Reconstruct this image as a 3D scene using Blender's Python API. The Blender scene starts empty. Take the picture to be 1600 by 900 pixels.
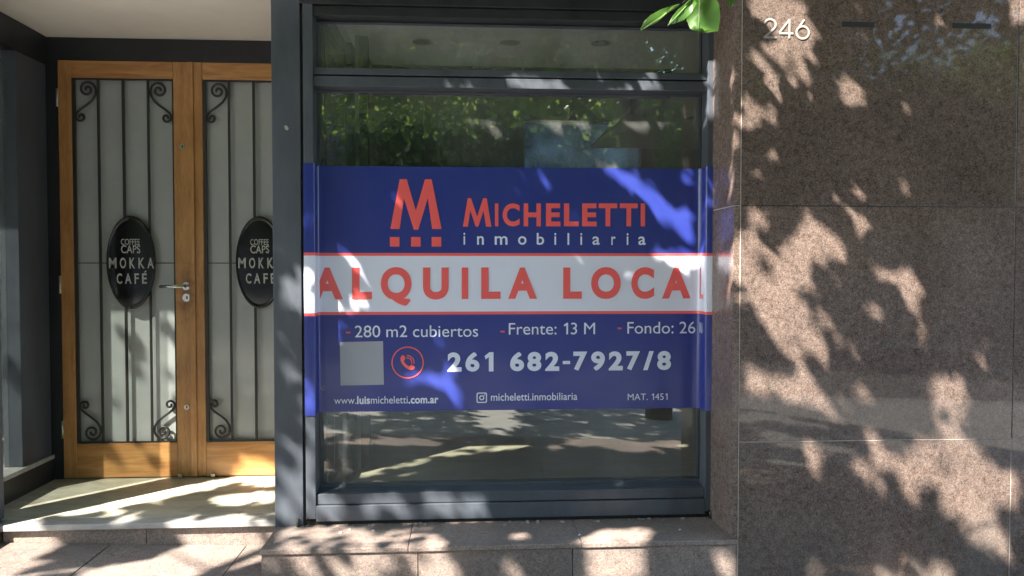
import bpy, bmesh, math, random
import numpy as np
from mathutils import Vector, noise
random.seed(7); rng = np.random.default_rng(11)
S = bpy.context.scene
COL = S.collection
# ------------------------------------------------------------------ camera, sky, sun, exposure
FPX, CAMZ = 1180.0, 1.268
YAW, PITCH = math.radians(3.49), math.radians(1.55)
cam = bpy.data.objects.new('camera', bpy.data.cameras.new('camera')); COL.objects.link(cam)
cam.location = (0, 0, CAMZ); cam.rotation_euler = (math.pi/2-PITCH, 0, -YAW)
cam.data.lens = FPX/1600*36; cam.data.clip_start = .05; cam.data.clip_end = 800
S.camera = cam
D = Vector((.5, .5, -math.sqrt(.5)))                 # the way sunlight travels
w = bpy.data.worlds.new('World'); S.world = w; w.use_nodes = True
nt = w.node_tree; bg = nt.nodes['Background']
sky = nt.nodes.new('ShaderNodeTexSky'); sky.sky_type = 'NISHITA'; sky.sun_disc = False
sky.sun_elevation = math.radians(45); sky.sun_rotation = math.radians(225)
nt.links.new(sky.outputs[0], bg.inputs[0]); bg.inputs[1].default_value = .15
sun = bpy.data.objects.new('sun', bpy.data.lights.new('sun', 'SUN')); COL.objects.link(sun)
sun.data.energy = 4.4; sun.data.angle = math.radians(.5); sun.data.color = (1, .93, .82)
sun.rotation_euler = D.to_track_quat('-Z', 'Y').to_euler(); sun.location = (-6, -6, 12)
S.view_settings.view_transform = 'Standard'; S.view_settings.look = 'None'
S.view_settings.exposure = 2.65; S.view_settings.gamma = 1
S.render.resolution_x, S.render.resolution_y = 1024, 576

# ------------------------------------------------------------------ measuring helpers
_F = Vector((math.sin(YAW)*math.cos(PITCH), math.cos(YAW)*math.cos(PITCH), -math.sin(PITCH)))
_R = Vector((math.cos(YAW), -math.sin(YAW), 0)); _U = _R.cross(_F)
def P(px, py, Y):
    """point of the plane y=Y measured at this pixel of the photograph"""
    d = _F + _R*((px-800)/FPX) + _U*((450-py)/FPX)
    return Vector((0, 0, CAMZ)) + d*(Y/d.y)
def PX(px, py, Y): return P(px, py, Y).x
def PZ(px, py, Y): return P(px, py, Y).z
def PF(px, py, z):
    d = _F + _R*((px-800)/FPX) + _U*((450-py)/FPX)
    return Vector((0, 0, CAMZ)) + d*((z-CAMZ)/d.z)
YW, YF, YG, YD, YS = 3.12, 3.40, 3.50, 4.24, 3.46    # granite face, window frame, glass, doors, step
ZL = .12                                             # entry landing
def uv_of(p):
    k = (p.y-YW)/D.y
    return (p.x-D.x*k, p.z-D.z*k)

# ------------------------------------------------------------------ material helpers
def nmat(name, base=(.5, .5, .5), rough=.5, metal=0, spec=.5, coat=0):
    m = bpy.data.materials.new(name); m.use_nodes = True
    b = m.node_tree.nodes['Principled BSDF']
    b.inputs['Base Color'].default_value = (*base, 1); b.inputs['Roughness'].default_value = rough
    b.inputs['Metallic'].default_value = metal; b.inputs['Specular IOR Level'].default_value = spec
    if coat:
        b.inputs['Coat Weight'].default_value = coat; b.inputs['Coat Roughness'].default_value = .02
    return m, m.node_tree, b
def N(t, kind, **kw):
    n = t.nodes.new(kind)
    for k, v in kw.items(): setattr(n, k, v)
    return n
def ramp(t, src, stops, interp='LINEAR'):
    r = N(t, 'ShaderNodeValToRGB'); r.color_ramp.interpolation = interp
    e = r.color_ramp.elements
    while len(e) < len(stops): e.new(.5)
    for el, (p, c) in zip(e, stops): el.position = p; el.color = (*c, 1) if len(c) == 3 else c
    t.links.new(src, r.inputs[0]); return r.outputs[0]
def coord(t): 
    return N(t, 'ShaderNodeNewGeometry').outputs['Position']
def tex(t, kind, scale, vec=None, **kw):
    n = N(t, kind); 
    n.inputs['Scale'].default_value = scale
    for k, v in kw.items(): n.inputs[k].default_value = v
    t.links.new(vec if vec is not None else coord(t), n.inputs['Vector']); return n
def mixc(t, fac, a, b, mode='MIX'):
    m = N(t, 'ShaderNodeMix', data_type='RGBA', blend_type=mode)
    if isinstance(fac, float): m.inputs[0].default_value = fac
    else: t.links.new(fac, m.inputs[0])
    for i, v in ((6, a), (7, b)):
        if isinstance(v, tuple): m.inputs[i].default_value = (*v, 1)
        else: t.links.new(v, m.inputs[i])
    return m.outputs[2]
def bump(t, b, h, strength, dist=.002):
    n = N(t, 'ShaderNodeBump'); n.inputs['Strength'].default_value = strength; n.inputs['Distance'].default_value = dist
    t.links.new(h, n.inputs['Height']); t.links.new(n.outputs[0], b.inputs['Normal'])
def stretch(t, sx, sy, sz):
    m = N(t, 'ShaderNodeMapping'); m.inputs['Scale'].default_value = (sx, sy, sz)
    t.links.new(coord(t), m.inputs['Vector']); return m.outputs[0]

def granite(name, cols, rough, mottled=.35, spec=.5, dark=1.0):
    m, t, b = nmat(name, rough=rough, spec=spec)
    v = tex(t, 'ShaderNodeTexVoronoi', 250)
    sep = N(t, 'ShaderNodeSeparateColor'); t.links.new(v.outputs['Color'], sep.inputs[0])
    c = ramp(t, sep.outputs[0], cols, 'CONSTANT')
    n1 = tex(t, 'ShaderNodeTexNoise', 45, Detail=4, Roughness=.7)
    c2 = mixc(t, .58, c, ramp(t, n1.outputs['Fac'], [(.3, (.10, .082, .075)), (.5, (.25, .19, .165)), (.7, (.38, .32, .29))]))
    n2 = tex(t, 'ShaderNodeTexNoise', 2.2, Detail=6, Roughness=.65)
    g = ramp(t, n2.outputs['Fac'], [(.3, (1-mottled,)*3), (.7, (1.0, 1.0, 1.0))])
    c3 = mixc(t, 1.0, c2, g, 'MULTIPLY')
    oi = N(t, 'ShaderNodeObjectInfo')
    c3 = mixc(t, 1.0, c3, (dark, dark*.97, dark*.95), 'MULTIPLY')
    c4 = mixc(t, 1.0, c3, ramp(t, oi.outputs['Random'], [(0, (.74, .75, .76)), (1, (1, 1, 1))]), 'MULTIPLY')
    sp = N(t, 'ShaderNodeSeparateXYZ'); t.links.new(coord(t), sp.inputs[0])
    hz = N(t, 'ShaderNodeMapRange'); t.links.new(sp.outputs[2], hz.inputs[0]); hz.inputs[1].default_value = .28; hz.inputs[2].default_value = 0.0; hz.inputs[3].default_value = .12; hz.inputs[4].default_value = 1
    dn = tex(t, 'ShaderNodeTexNoise', 3.2, stretch(t, 1.6, 1.6, .6), Detail=9, Roughness=.72); dm = N(t, 'ShaderNodeMath', operation='MULTIPLY')
    t.links.new(ramp(t, dn.outputs['Fac'], [(.42, (0, 0, 0)), (.68, (.6, .6, .6))]), dm.inputs[0]); t.links.new(hz.outputs[0], dm.inputs[1])
    c4 = mixc(t, dm.outputs[0], c4, (.19, .175, .155))
    t.links.new(c4, b.inputs['Base Color'])
    n3 = tex(t, 'ShaderNodeTexNoise', 5, Detail=8, Roughness=.7)
    mr = N(t, 'ShaderNodeMapRange'); mr.inputs[1].default_value = .3; mr.inputs[2].default_value = .75
    mr.inputs[3].default_value = rough; mr.inputs[4].default_value = rough*1.8+.02
    t.links.new(n3.outputs['Fac'], mr.inputs[0]); t.links.new(mr.outputs[0], b.inputs['Roughness'])
    return m
GC = [(0, (.05, .04, .038)), (.16, (.30, .19, .15)), (.42, (.42, .29, .235)), (.62, (.20, .15, .13)), (.76, (.52, .42, .37)), (.92, (.11, .095, .09))]
GP = [(0, (.10, .085, .08)), (.10, (.42, .325, .29)), (.45, (.52, .43, .39)), (.68, (.33, .26, .24)), (.80, (.62, .54, .49)), (.95, (.2, .17, .16))]
M = {}
M['granite'] = granite('polished_brown_granite', GC, .018, .30, .42, .64)
M['granite_reveal'] = granite('rubbed_brown_granite', GC, .14, .30, .42, .8)
M['granite_pink'] = granite('honed_pink_granite', GP, .32, .30, .4, .98)
M['granite_pave'] = granite('worn_paving_granite', GP, .6, .45, .3, .98)

def painted(name, c, rough, scratch=.35):
    m, t, b = nmat(name, c, rough)
    n = tex(t, 'ShaderNodeTexNoise', 7, stretch(t, 1, 1, .35), Detail=9, Roughness=.7)
    lo = tuple(x*(1-scratch) for x in c); hi = tuple(min(1, x*(1+scratch)) for x in c)
    col = ramp(t, n.outputs['Fac'], [(.25, lo), (.5, c), (.8, hi)])
    n2 = tex(t, 'ShaderNodeTexNoise', 90, Detail=5, Roughness=.8)
    col = mixc(t, ramp(t, n2.outputs['Fac'], [(.66, (0, 0, 0)), (.78, (.35, .35, .35))]), col, tuple(x*2.2+.03 for x in c))
    t.links.new(col, b.inputs['Base Color'])
    bump(t, b, n2.outputs['Fac'], .12, .001)
    t.links.new(ramp(t, n.outputs['Fac'], [(.3, (rough*.8,)*3), (.7, (rough*1.25,)*3)]), b.inputs['Roughness'])
    return m
M['steel'] = painted('slate_painted_steel', (.066, .076, .094), .38)
M['steel_dark'] = painted('dark_painted_steel', (.022, .024, .028), .4)
M['iron'] = painted('black_wrought_iron', (.025, .023, .022), .45)
M['ceiling'] = painted('cream_ceiling_paint', (.82, .785, .71), .85, .06)
M['palepaint'] = painted('pale_grey_wall_paint', (.45, .46, .47), .8, .12)
M['greypaint'] = painted('grey_wall_paint', (.28, .28, .275), .8, .15)
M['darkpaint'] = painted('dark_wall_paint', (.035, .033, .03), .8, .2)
M['rubber'] = nmat('rubber', (.015, .015, .015), .6)[0]

def wood():
    m, t, b = nmat('varnished_orange_wood', rough=.32)
    oi = N(t, 'ShaderNodeObjectInfo')
    vm = N(t, 'ShaderNodeVectorMath', operation='ADD'); t.links.new(stretch(t, 9, 9, .9), vm.inputs[0]); t.links.new(oi.outputs['Random'], vm.inputs[1])
    n = tex(t, 'ShaderNodeTexNoise', 3.5, vm.outputs[0], Detail=8, Roughness=.6, Distortion=.6)
    c = ramp(t, n.outputs['Fac'], [(.25, (.30, .135, .045)), (.48, (.47, .23, .08)), (.62, (.56, .30, .11)), (.8, (.42, .19, .065))])
    f = tex(t, 'ShaderNodeTexNoise', 60, stretch(t, 6, 6, .4), Detail=4)
    c = mixc(t, .35, c, ramp(t, f.outputs['Fac'], [(.35, (.30, .14, .05)), (.65, (.6, .33, .12))]))
    hp = P(293, 462, YD-.04); mp = N(t, 'ShaderNodeMapping'); mp.inputs['Location'].default_value = (-hp.x*9, 0, -hp.z*2.6); mp.inputs['Scale'].default_value = (9, 0, 2.6)
    t.links.new(coord(t), mp.inputs['Vector']); ln = N(t, 'ShaderNodeVectorMath', operation='LENGTH'); t.links.new(mp.outputs[0], ln.inputs[0])
    gn = tex(t, 'ShaderNodeTexNoise', 22, Detail=4); ad = N(t, 'ShaderNodeMath', operation='MULTIPLY_ADD'); t.links.new(gn.outputs['Fac'], ad.inputs[0]); ad.inputs[1].default_value = .8; t.links.new(ln.outputs['Value'], ad.inputs[2])
    c = mixc(t, 1.0, c, ramp(t, ad.outputs[0], [(.38, (.45, .40, .36)), (.9, (1, 1, 1))]), 'MULTIPLY')
    sc = tex(t, 'ShaderNodeTexNoise', 5, Detail=6); c = mixc(t, 1.0, c, ramp(t, sc.outputs['Fac'], [(.3, (.78, .74, .7)), (.6, (1, 1, 1))]), 'MULTIPLY')
    t.links.new(c, b.inputs['Base Color']); bump(t, b, f.outputs['Fac'], .08)
    return m
M['wood'] = wood()
def wood_h():
    m, t, b = nmat('varnished_wood_rail', rough=.32)
    n = tex(t, 'ShaderNodeTexNoise', 3.5, stretch(t, .9, 9, 9), Detail=8, Roughness=.6, Distortion=.8)
    c = ramp(t, n.outputs['Fac'], [(.25, (.30, .135, .045)), (.48, (.45, .215, .075)), (.62, (.55, .29, .105)), (.8, (.42, .19, .065))])
    t.links.new(c, b.inputs['Base Color']); return m
M['wood_rail'] = wood_h()

def pane(name, tint=(.93, .96, .95), dirt_haze=.13, refl=1.0):
    m = bpy.data.materials.new(name); m.use_nodes = True; t = m.node_tree; t.nodes.clear()
    out = N(t, 'ShaderNodeOutputMaterial'); tr = N(t, 'ShaderNodeBsdfTransparent'); tr.inputs[0].default_value = (*tint, 1)
    gl = N(t, 'ShaderNodeBsdfGlossy'); gl.inputs['Roughness'].default_value = .0
    gl.inputs['Color'].default_value = (refl, refl, refl, 1)
    lw = N(t, 'ShaderNodeLayerWeight'); lw.inputs[0].default_value = .5
    pw = N(t, 'ShaderNodeMath', operation='POWER'); t.links.new(lw.outputs['Facing'], pw.inputs[0]); pw.inputs[1].default_value = 5
    fr = N(t, 'ShaderNodeMath', operation='MULTIPLY_ADD'); t.links.new(pw.outputs[0], fr.inputs[0]); fr.inputs[1].default_value = .9; fr.inputs[2].default_value = .095
    mx = N(t, 'ShaderNodeMixShader'); t.links.new(fr.outputs[0], mx.inputs[0]); t.links.new(tr.outputs[0], mx.inputs[1]); t.links.new(gl.outputs[0], mx.inputs[2])
    df = N(t, 'ShaderNodeBsdfDiffuse'); df.inputs[0].default_value = (.55, .56, .55, 1)
    n = tex(t, 'ShaderNodeTexNoise', 3, stretch(t, 1, 1, .5), Detail=8, Roughness=.75)
    n2 = tex(t, 'ShaderNodeTexNoise', 1.1, Detail=3)
    f = N(t, 'ShaderNodeMath', operation='MULTIPLY'); t.links.new(ramp(t, n.outputs['Fac'], [(.35, (.3,)*3), (.75, (1,)*3)]), f.inputs[0])
    t.links.new(ramp(t, n2.outputs['Fac'], [(.35, (dirt_haze*.2,)*3), (.7, (dirt_haze*1.6,)*3)]), f.inputs[1])  # dirt plus painted haze: whitish light on the glass put into its colour
    m2 = N(t, 'ShaderNodeMixShader'); t.links.new(f.outputs[0], m2.inputs[0]); t.links.new(mx.outputs[0], m2.inputs[1]); t.links.new(df.outputs[0], m2.inputs[2])
    t.links.new(m2.outputs[0], out.inputs[0]); return m
M['glass'] = pane('shop_window_glass')
M['glass_hazed'] = pane('hazed_transom_glass', (.93, .96, .95), .22)  # stronger painted haze, standing in for the bright ceiling behind
M['glass_side'] = pane('side_window_glass', (.76, .78, .77), .20)  # painted haze raised here too, to lighten the side panes
# frosted film behind the door glass
m, t, b = nmat('frosted_door_glass', (.30, .34, .33), .22, spec=.6, coat=.6)
n = tex(t, 'ShaderNodeTexNoise', 1.7, Detail=6, Roughness=.6)
t.links.new(ramp(t, n.outputs['Fac'], [(.3, (.33, .35, .355)), (.7, (.43, .45, .455))]), b.inputs['Base Color'])
b.inputs['Coat Roughness'].default_value = .06
M['frost'] = m
M['frost_back'] = nmat('frosted_rear_glass', (.5, .6, .7), .4)[0]

def vinyl(name, c, rough=.30):
    m, t, b = nmat(name, c, rough, coat=.35)
    b.inputs['Coat Roughness'].default_value = .12
    n = tex(t, 'ShaderNodeTexNoise', 6, Detail=6, Roughness=.6)
    t.links.new(mixc(t, ramp(t, n.outputs['Fac'], [(.4, (0, 0, 0)), (.75, (.10, .10, .10))]), c, tuple(x*.7+.10 for x in c)), b.inputs['Base Color'])
    return m
M['blue'] = vinyl('banner_blue_vinyl', (.023, .038, .24))
M['white'] = vinyl('banner_white_vinyl', (.74, .77, .92))
M['red'] = vinyl('banner_red_print', (.90, .125, .12))
M['print'] = nmat('banner_white_print', (.72, .77, .94), .35)[0]
M['square'] = nmat('banner_grey_square', (.36, .37, .43), .4)[0]
M['print_grey'] = nmat('banner_grey_print', (.3, .32, .4), .4)[0]
M['plaque'] = nmat('glossy_black_plaque', (.012, .012, .013), .12, spec=.5)[0]
M['plaque_print'] = nmat('plaque_pale_print', (.42, .43, .42), .4)[0]
M['brass'] = nmat('dull_steel_fitting', (.55, .52, .46), .3, 1)[0]
M['chrome'] = nmat('brushed_steel_handle', (.75, .75, .73), .25, 1)[0]
M['number'] = nmat('white_house_number', (.30, .28, .255), .45)[0]
M['number_shade'] = nmat('pale_number_edge', (.5, .46, .42), .5)[0]

def tilefloor(name, cols, scale, rough=.35):
    m, t, b = nmat(name, rough=rough)
    n = tex(t, 'ShaderNodeTexNoise', scale, stretch(t, 1, 2.2, 1), Detail=8, Roughness=.65, Distortion=.9)
    c = ramp(t, n.outputs['Fac'], cols)
    oi = N(t, 'ShaderNodeObjectInfo')
    c = mixc(t, 1.0, c, ramp(t, oi.outputs['Random'], [(0, (.85, .85, .85)), (1, (1, 1, 1))]), 'MULTIPLY')
    t.links.new(c, b.inputs['Base Color']); bump(t, b, n.outputs['Fac'], .1); return m
M['travertine'] = tilefloor('beige_landing_tile', [(.3, (.36, .33, .25)), (.5, (.50, .47, .38)), (.7, (.60, .56, .46))], 6, .42)
M['nosing'] = tilefloor('grey_marble_nosing', [(.3, (.30, .29, .28)), (.7, (.46, .45, .44))], 9, .35)
M['shopfloor'] = tilefloor('shop_floor_tile', [(.3, (.42, .38, .28)), (.7, (.60, .54, .41))], 4, .3)
M['asphalt'] = tilefloor('asphalt', [(.3, (.09, .09, .09)), (.7, (.14, .14, .135))], 14, .8)
M['concrete'] = tilefloor('concrete', [(.3, (.30, .29, .27)), (.7, (.42, .41, .39))], 3, .8)
M['grout'] = nmat('pale_joint', (.40, .36, .32), .8)[0]
M['grout_dark'] = nmat('dark_joint', (.012, .01, .01), .8)[0]
M['soil'] = tilefloor('soil', [(.3, (.05, .035, .025)), (.7, (.1, .07, .05))], 20, .9)

def leafmat(name, a, bcol, c, trans=.48):
    m = bpy.data.materials.new(name); m.use_nodes = True; t = m.node_tree; bs = t.nodes['Principled BSDF']; out = t.nodes['Material Output']
    g = N(t, 'ShaderNodeNewGeometry')
    col = ramp(t, g.outputs['Random Per Island'], [(0, a), (.5, bcol), (1, c)])
    t.links.new(col, bs.inputs['Base Color']); bs.inputs['Roughness'].default_value = .42
    tl = N(t, 'ShaderNodeBsdfTranslucent'); hs = N(t, 'ShaderNodeHueSaturation'); hs.inputs['Hue'].default_value = .47; hs.inputs['Value'].default_value = 2.1
    t.links.new(col, hs.inputs['Color']); t.links.new(hs.outputs[0], tl.inputs[0])
    mx = N(t, 'ShaderNodeMixShader'); mx.inputs[0].default_value = trans
    t.links.new(bs.outputs[0], mx.inputs[1]); t.links.new(tl.outputs[0], mx.inputs[2]); t.links.new(mx.outputs[0], out.inputs[0]); return m
M['leaf'] = leafmat('broad_green_leaf', (.05, .12, .02), (.09, .17, .03), (.15, .24, .045))
M['leaf_far'] = leafmat('far_green_leaf', (.04, .09, .02), (.07, .14, .03), (.12, .19, .04))
M['leaf_near'] = leafmat('sunlit_green_leaf', (.045, .115, .02), (.055, .135, .022), (.065, .15, .025), .3)
M['rib'] = nmat('pale_leaf_rib', (.14, .24, .06), .5)[0]
m, t, b = nmat('tree_bark', rough=.9)
n = tex(t, 'ShaderNodeTexNoise', 8, stretch(t, 3, 3, .6), Detail=8, Roughness=.7)
t.links.new(ramp(t, n.outputs['Fac'], [(.3, (.05, .038, .028)), (.7, (.17, .13, .10))]), b.inputs['Base Color']); bump(t, b, n.outputs['Fac'], .7, .01)
M['bark'] = m
M['far_wall'] = painted('pale_rendered_facade', (.34, .33, .31), .85, .1)
M['far_wall_grey'] = painted('grey_rendered_facade', (.30, .30, .29), .85, .1)
M['far_glass'] = nmat('far_window_glass', (.03, .04, .05), .08)[0]
M['car_paint'] = nmat('silver_car_paint', (.5, .51, .52), .25, .4, coat=.8)[0]

# ------------------------------------------------------------------ object helpers
def meta(o, label=None, cat=None, group=None, kind=None):
    if label: o['label'] = label
    if cat: o['category'] = cat
    if group: o['group'] = group
    if kind: o['kind'] = kind
    return o
def thing(name, label, cat, loc=(0, 0, 0), group=None):
    o = bpy.data.objects.new(name, None); COL.objects.link(o); o.location = loc; o.empty_display_size = .1
    return meta(o, label, cat, group)
class MB:
    def __init__(s): s.bm = bmesh.new()
    def box(s, x0, x1, y0, y1, z0, z1, bev=0):
        if x0 > x1: x0, x1 = x1, x0
        if y0 > y1: y0, y1 = y1, y0
        if z0 > z1: z0, z1 = z1, z0
        b = s.bm; v = [b.verts.new((x, y, z)) for x in (x0, x1) for y in (y0, y1) for z in (z0, z1)]
        fs = [b.faces.new([v[i] for i in q]) for q in ((0, 1, 3, 2), (4, 6, 7, 5), (0, 4, 5, 1), (2, 3, 7, 6), (0, 2, 6, 4), (1, 5, 7, 3))]
        if bev:
            es = {e for f in fs for e in f.edges}
            bmesh.ops.bevel(b, geom=list(es), offset=bev, segments=2, profile=.6, affect='EDGES')
        return s
    def prism_y(s, pts, y0, y1):            # pts (x,z)
        b = s.bm; a = [b.verts.new((x, y0, z)) for x, z in pts]; c = [b.verts.new((x, y1, z)) for x, z in pts]; n = len(pts)
        b.faces.new(a); b.faces.new(c[::-1])
        for i in range(n): b.faces.new((a[i], c[i], c[(i+1) % n], a[(i+1) % n]))
        bmesh.ops.recalc_face_normals(b, faces=b.faces[:]); return s
    def prism_x(s, pts, x0, x1):            # pts (y,z)
        b = s.bm; a = [b.verts.new((x0, y, z)) for y, z in pts]; c = [b.verts.new((x1, y, z)) for y, z in pts]; n = len(pts)
        b.faces.new(a); b.faces.new(c[::-1])
        for i in range(n): b.faces.new((a[i], c[i], c[(i+1) % n], a[(i+1) % n]))
        bmesh.ops.recalc_face_normals(b, faces=b.faces[:]); return s
    def tube(s, path, r, n=8):
        b = s.bm; rings = []; k = len(path); path = [Vector(p) for p in path]
        rr = r if isinstance(r, (list, tuple)) else [r]*k
        for i, p in enumerate(path):
            d = (path[min(i+1, k-1)]-path[max(i-1, 0)]).normalized()
            up = Vector((0, 1, 0)) if abs(d.y) < .9 else Vector((1, 0, 0))
            a = d.cross(up).normalized(); c = d.cross(a)
            rings.append([b.verts.new(p + (a*math.cos(q*2*math.pi/n)+c*math.sin(q*2*math.pi/n))*rr[i]) for q in range(n)])
        for i in range(k-1):
            for q in range(n):
                f = b.faces.new((rings[i][q], rings[i][(q+1) % n], rings[i+1][(q+1) % n], rings[i+1][q])); f.smooth = True
        b.faces.new(rings[0][::-1]); b.faces.new(rings[-1]); return s
    def build(s, name, mat, parent=None):
        me = bpy.data.meshes.new(name); bmesh.ops.recalc_face_normals(s.bm, faces=s.bm.faces[:]) ; s.bm.to_mesh(me); s.bm.free()
        for mm in (mat if isinstance(mat, list) else [mat]): me.materials.append(mm)
        o = bpy.data.objects.new(name, me); COL.objects.link(o)
        if parent: put(o, parent)
        return o
def put(o, parent):
    o.parent = parent
    off = Vector(parent.location); q = parent.parent
    while q: off += Vector(q.location); q = q.parent
    if o.type == 'MESH' and not o.get('_moved') and off.length:
        from mathutils import Matrix
        o.data.transform(Matrix.Translation(-off))
def box(name, mat, parent, x0, x1, y0, y1, z0, z1, bev=0):
    return MB().box(x0, x1, y0, y1, z0, z1, bev).build(name, mat, parent)

# glyphs of the built-in font as flat meshes
_g = {}
def glyph(ch, bold=0.0):
    k = (ch, bold)
    if k not in _g and ch == '1':
        h_ = glyph('H', 0)[0][:, 1].max(); s1 = .10+1.6*bold
        a_ = .06+.2+bold
        pts = [(a_+s1, 0), (a_+s1, h_), (a_+s1*.12, h_), (a_-.16, h_*.80), (a_-.10-bold*.4, h_*.80-.075-bold), (a_, h_*.80-.02-bold*.4), (a_, 0)]
        _g[k] = (np.array(pts), [(0, 1, 2, 5, 6), (2, 3, 4, 5)])
    if k not in _g and bold and ch in '6Q9':       # the outline offset breaks these: thicken by stepping copies
        v0, f0 = glyph(ch, 0); V = []; F2 = []
        for q in range(12):
            a_ = q*math.pi/6; o_ = len(V); V += [(x+bold*.9*math.cos(a_), z+bold*.9*math.sin(a_), q*.00004) for x, z in v0]; F2 += [tuple(i+o_ for i in f) for f in f0]
        _g[k] = (np.array(V), F2)
    if k not in _g:
        c = bpy.data.curves.new('glyph', 'FONT'); c.body = ch; c.size = 1; c.offset = bold; c.resolution_u = 6; c.fill_mode = 'FRONT'
        o = bpy.data.objects.new('glyph', c); COL.objects.link(o)
        bpy.context.view_layer.update()
        dg = bpy.context.evaluated_depsgraph_get(); me = bpy.data.meshes.new_from_object(o.evaluated_get(dg))
        vs = np.array([v.co[:2] for v in me.vertices]) if len(me.vertices) else np.zeros((0, 2))
        fs = [tuple(p.vertices) for p in me.polygons]
        bpy.data.objects.remove(o); bpy.data.curves.remove(c); bpy.data.meshes.remove(me)
        _g[k] = (vs, fs)
    return _g[k]
def wave(x, z):
    return .0024*noise.noise(Vector((x*5, z*3.2, 3)))+.0010*noise.noise(Vector((x*14-z*6, z*9, 8)))
_adv = {}
def advance(ch):
    if ch not in _adv:
        if ch == ' ': _adv[ch] = .26
        else:
            def wd(q): v_ = glyph(q)[0]; return v_[:, 0].max()-v_[:, 0].min()
            al = wd('ll')-wd('l')
            _adv[ch] = .46 if ch == '1' else wd('l'+ch+'l')-wd('l')-al
            if ch == 'i' or ch == 'l': _adv[ch] += .01
    return _adv[ch]
class Print:
    """flat lettering on the plane y=Y; every letter (or every small line) becomes a part of its own"""
    def __init__(s, Y, mat, parent, local=False): s.Y = Y; s.v = []; s.f = []; s.mat = mat; s.parent = parent; s.local = local
    def add(s, vs, fs):
        o = len(s.v); s.v += [(q[0], s.Y-(q[2] if len(q) > 2 else 0)+(wave(q[0], q[1]) if s.parent.get('category') == 'banner' else 0), q[1]) for q in vs]; s.f += [tuple(i+o for i in f) for f in fs]
    def fit(s, ch, x0, x1, z0, z1, bold=0, clip=None, name='letter'):       # stretched to a box
        vs, fs = glyph(ch, bold); a = vs.min(0); b = vs.max(0)
        s.add([((q[0]-a[0])/(b[0]-a[0])*(x1-x0)+x0, (q[1]-a[1])/(b[1]-a[1])*(z1-z0)+z0)+tuple(q[2:]) for q in vs], fs); s.emit(name, clip)
    def line(s, text, x0, x1, zb, capz, bold=0, ref='H', name='text_line'):  # string fitted in width, cap height given
        H = glyph(ref, 0)[0]; k = (capz-zb)/H[:, 1].max(); pen = 0; items = []
        for i, ch in enumerate(text):
            bd = bold[i] if isinstance(bold, list) else bold
            if ch != ' ': items.append((ch, pen, bd))
            pen += advance(ch) + bd*.8
        xs = [v for ch, p, bd in items for v in (glyph(ch, bd)[0][:, 0].min()+p, glyph(ch, bd)[0][:, 0].max()+p)]
        a, b = min(xs), max(xs); kx = (x1-x0)/(b-a)
        for ch, p, bd in items:
            vs, fs = glyph(ch, bd)
            s.add([((q[0]+p-a)*kx+x0, q[1]*k+zb)+tuple(q[2:]) for q in vs], fs)
        o = s.emit(name); o['kind'] = 'stuff'
    def poly(s, pts, name=None):
        from mathutils.geometry import tessellate_polygon
        tr = tessellate_polygon([[Vector((x, z, 0)) for x, z in pts]]); s.add(pts, [tuple(q) for q in tr])
        if name: s.emit(name)
    def ring(s, cx, cz, r0, r1, n=40, a0=0, a1=360):
        vs = []; fs = []
        for i in range(n+1):
            a = math.radians(a0+(a1-a0)*i/n); vs += [(cx+r0*math.cos(a), cz+r0*math.sin(a)), (cx+r1*math.cos(a), cz+r1*math.sin(a))]
            if i: fs.append((2*i-2, 2*i-1, 2*i+1, 2*i))
        s.add(vs, fs)
    def emit(s, name, clip=None):
        me = bpy.data.meshes.new(name); me.from_pydata([tuple(v) for v in s.v], [], s.f); s.v = []; s.f = []
        bm = bmesh.new(); bm.from_mesh(me)
        if clip is not None:
            bmesh.ops.bisect_plane(bm, geom=bm.verts[:]+bm.edges[:]+bm.faces[:], plane_co=(clip, 0, 0), plane_no=(-1, 0, 0), clear_outer=True)
        bm.normal_update()
        for f in bm.faces:
            if f.normal.y > 0: f.normal_flip()
        bm.to_mesh(me); bm.free(); me.materials.append(s.mat)
        o = bpy.data.objects.new(name, me); COL.objects.link(o)
        if s.local: o.parent = s.parent
        else: put(o, s.parent)
        return o

# ================================================================== THE SETTING
def structure(name, mat, *b, bev=0): return meta(box(name, mat, None, *b, bev), kind='structure')
structure('ground', M['concrete'], -150, 150, -200, 60, -.60, -.30)
structure('road', M['asphalt'], -80, 80, -9.6, -1.9, -.3, -.13)
structure('kerb', M['concrete'], -80, 80, -1.9, -1.74, -.3, .0, bev=.01)
structure('far_kerb', M['concrete'], -80, 80, -9.76, -9.6, -.3, .0)
structure('far_pavement', M['concrete'], -80, 80, -13, -9.76, -.3, -.004)
sw = structure('pavement', M['concrete'], -80, 80, -1.74, 3.6, -.3, -.008)
# paving slabs of pink granite in front of the shop
slab = None; k = 0
sx, sy = .60, .385
for j in range(6):
    for i in range(14):
        x0 = -4.6+i*sx+(.3 if j % 2 else 0); y1 = 3.485-j*sy
        if slab is None:
            slab = MB().box(0, sx-.005, -(sy-.005), 0, -.03, 0, .002).build('paving_slab', M['granite_pave'], sw); o = slab
        else:
            o = slab.copy(); COL.objects.link(o); o.parent = sw
        o.location = (x0, y1, random.uniform(-.0012, .0012)); o.rotation_euler = (random.uniform(-.001, .001), random.uniform(-.001, .001), 0)

# the street falls gently to the right
for o in list(COL.objects):
    if o.get('kind') == 'structure' and o.name in ('ground', 'road', 'kerb', 'far_kerb', 'far_pavement', 'pavement'):
        o.rotation_euler.y = .034; o.location.z = -.034
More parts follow.
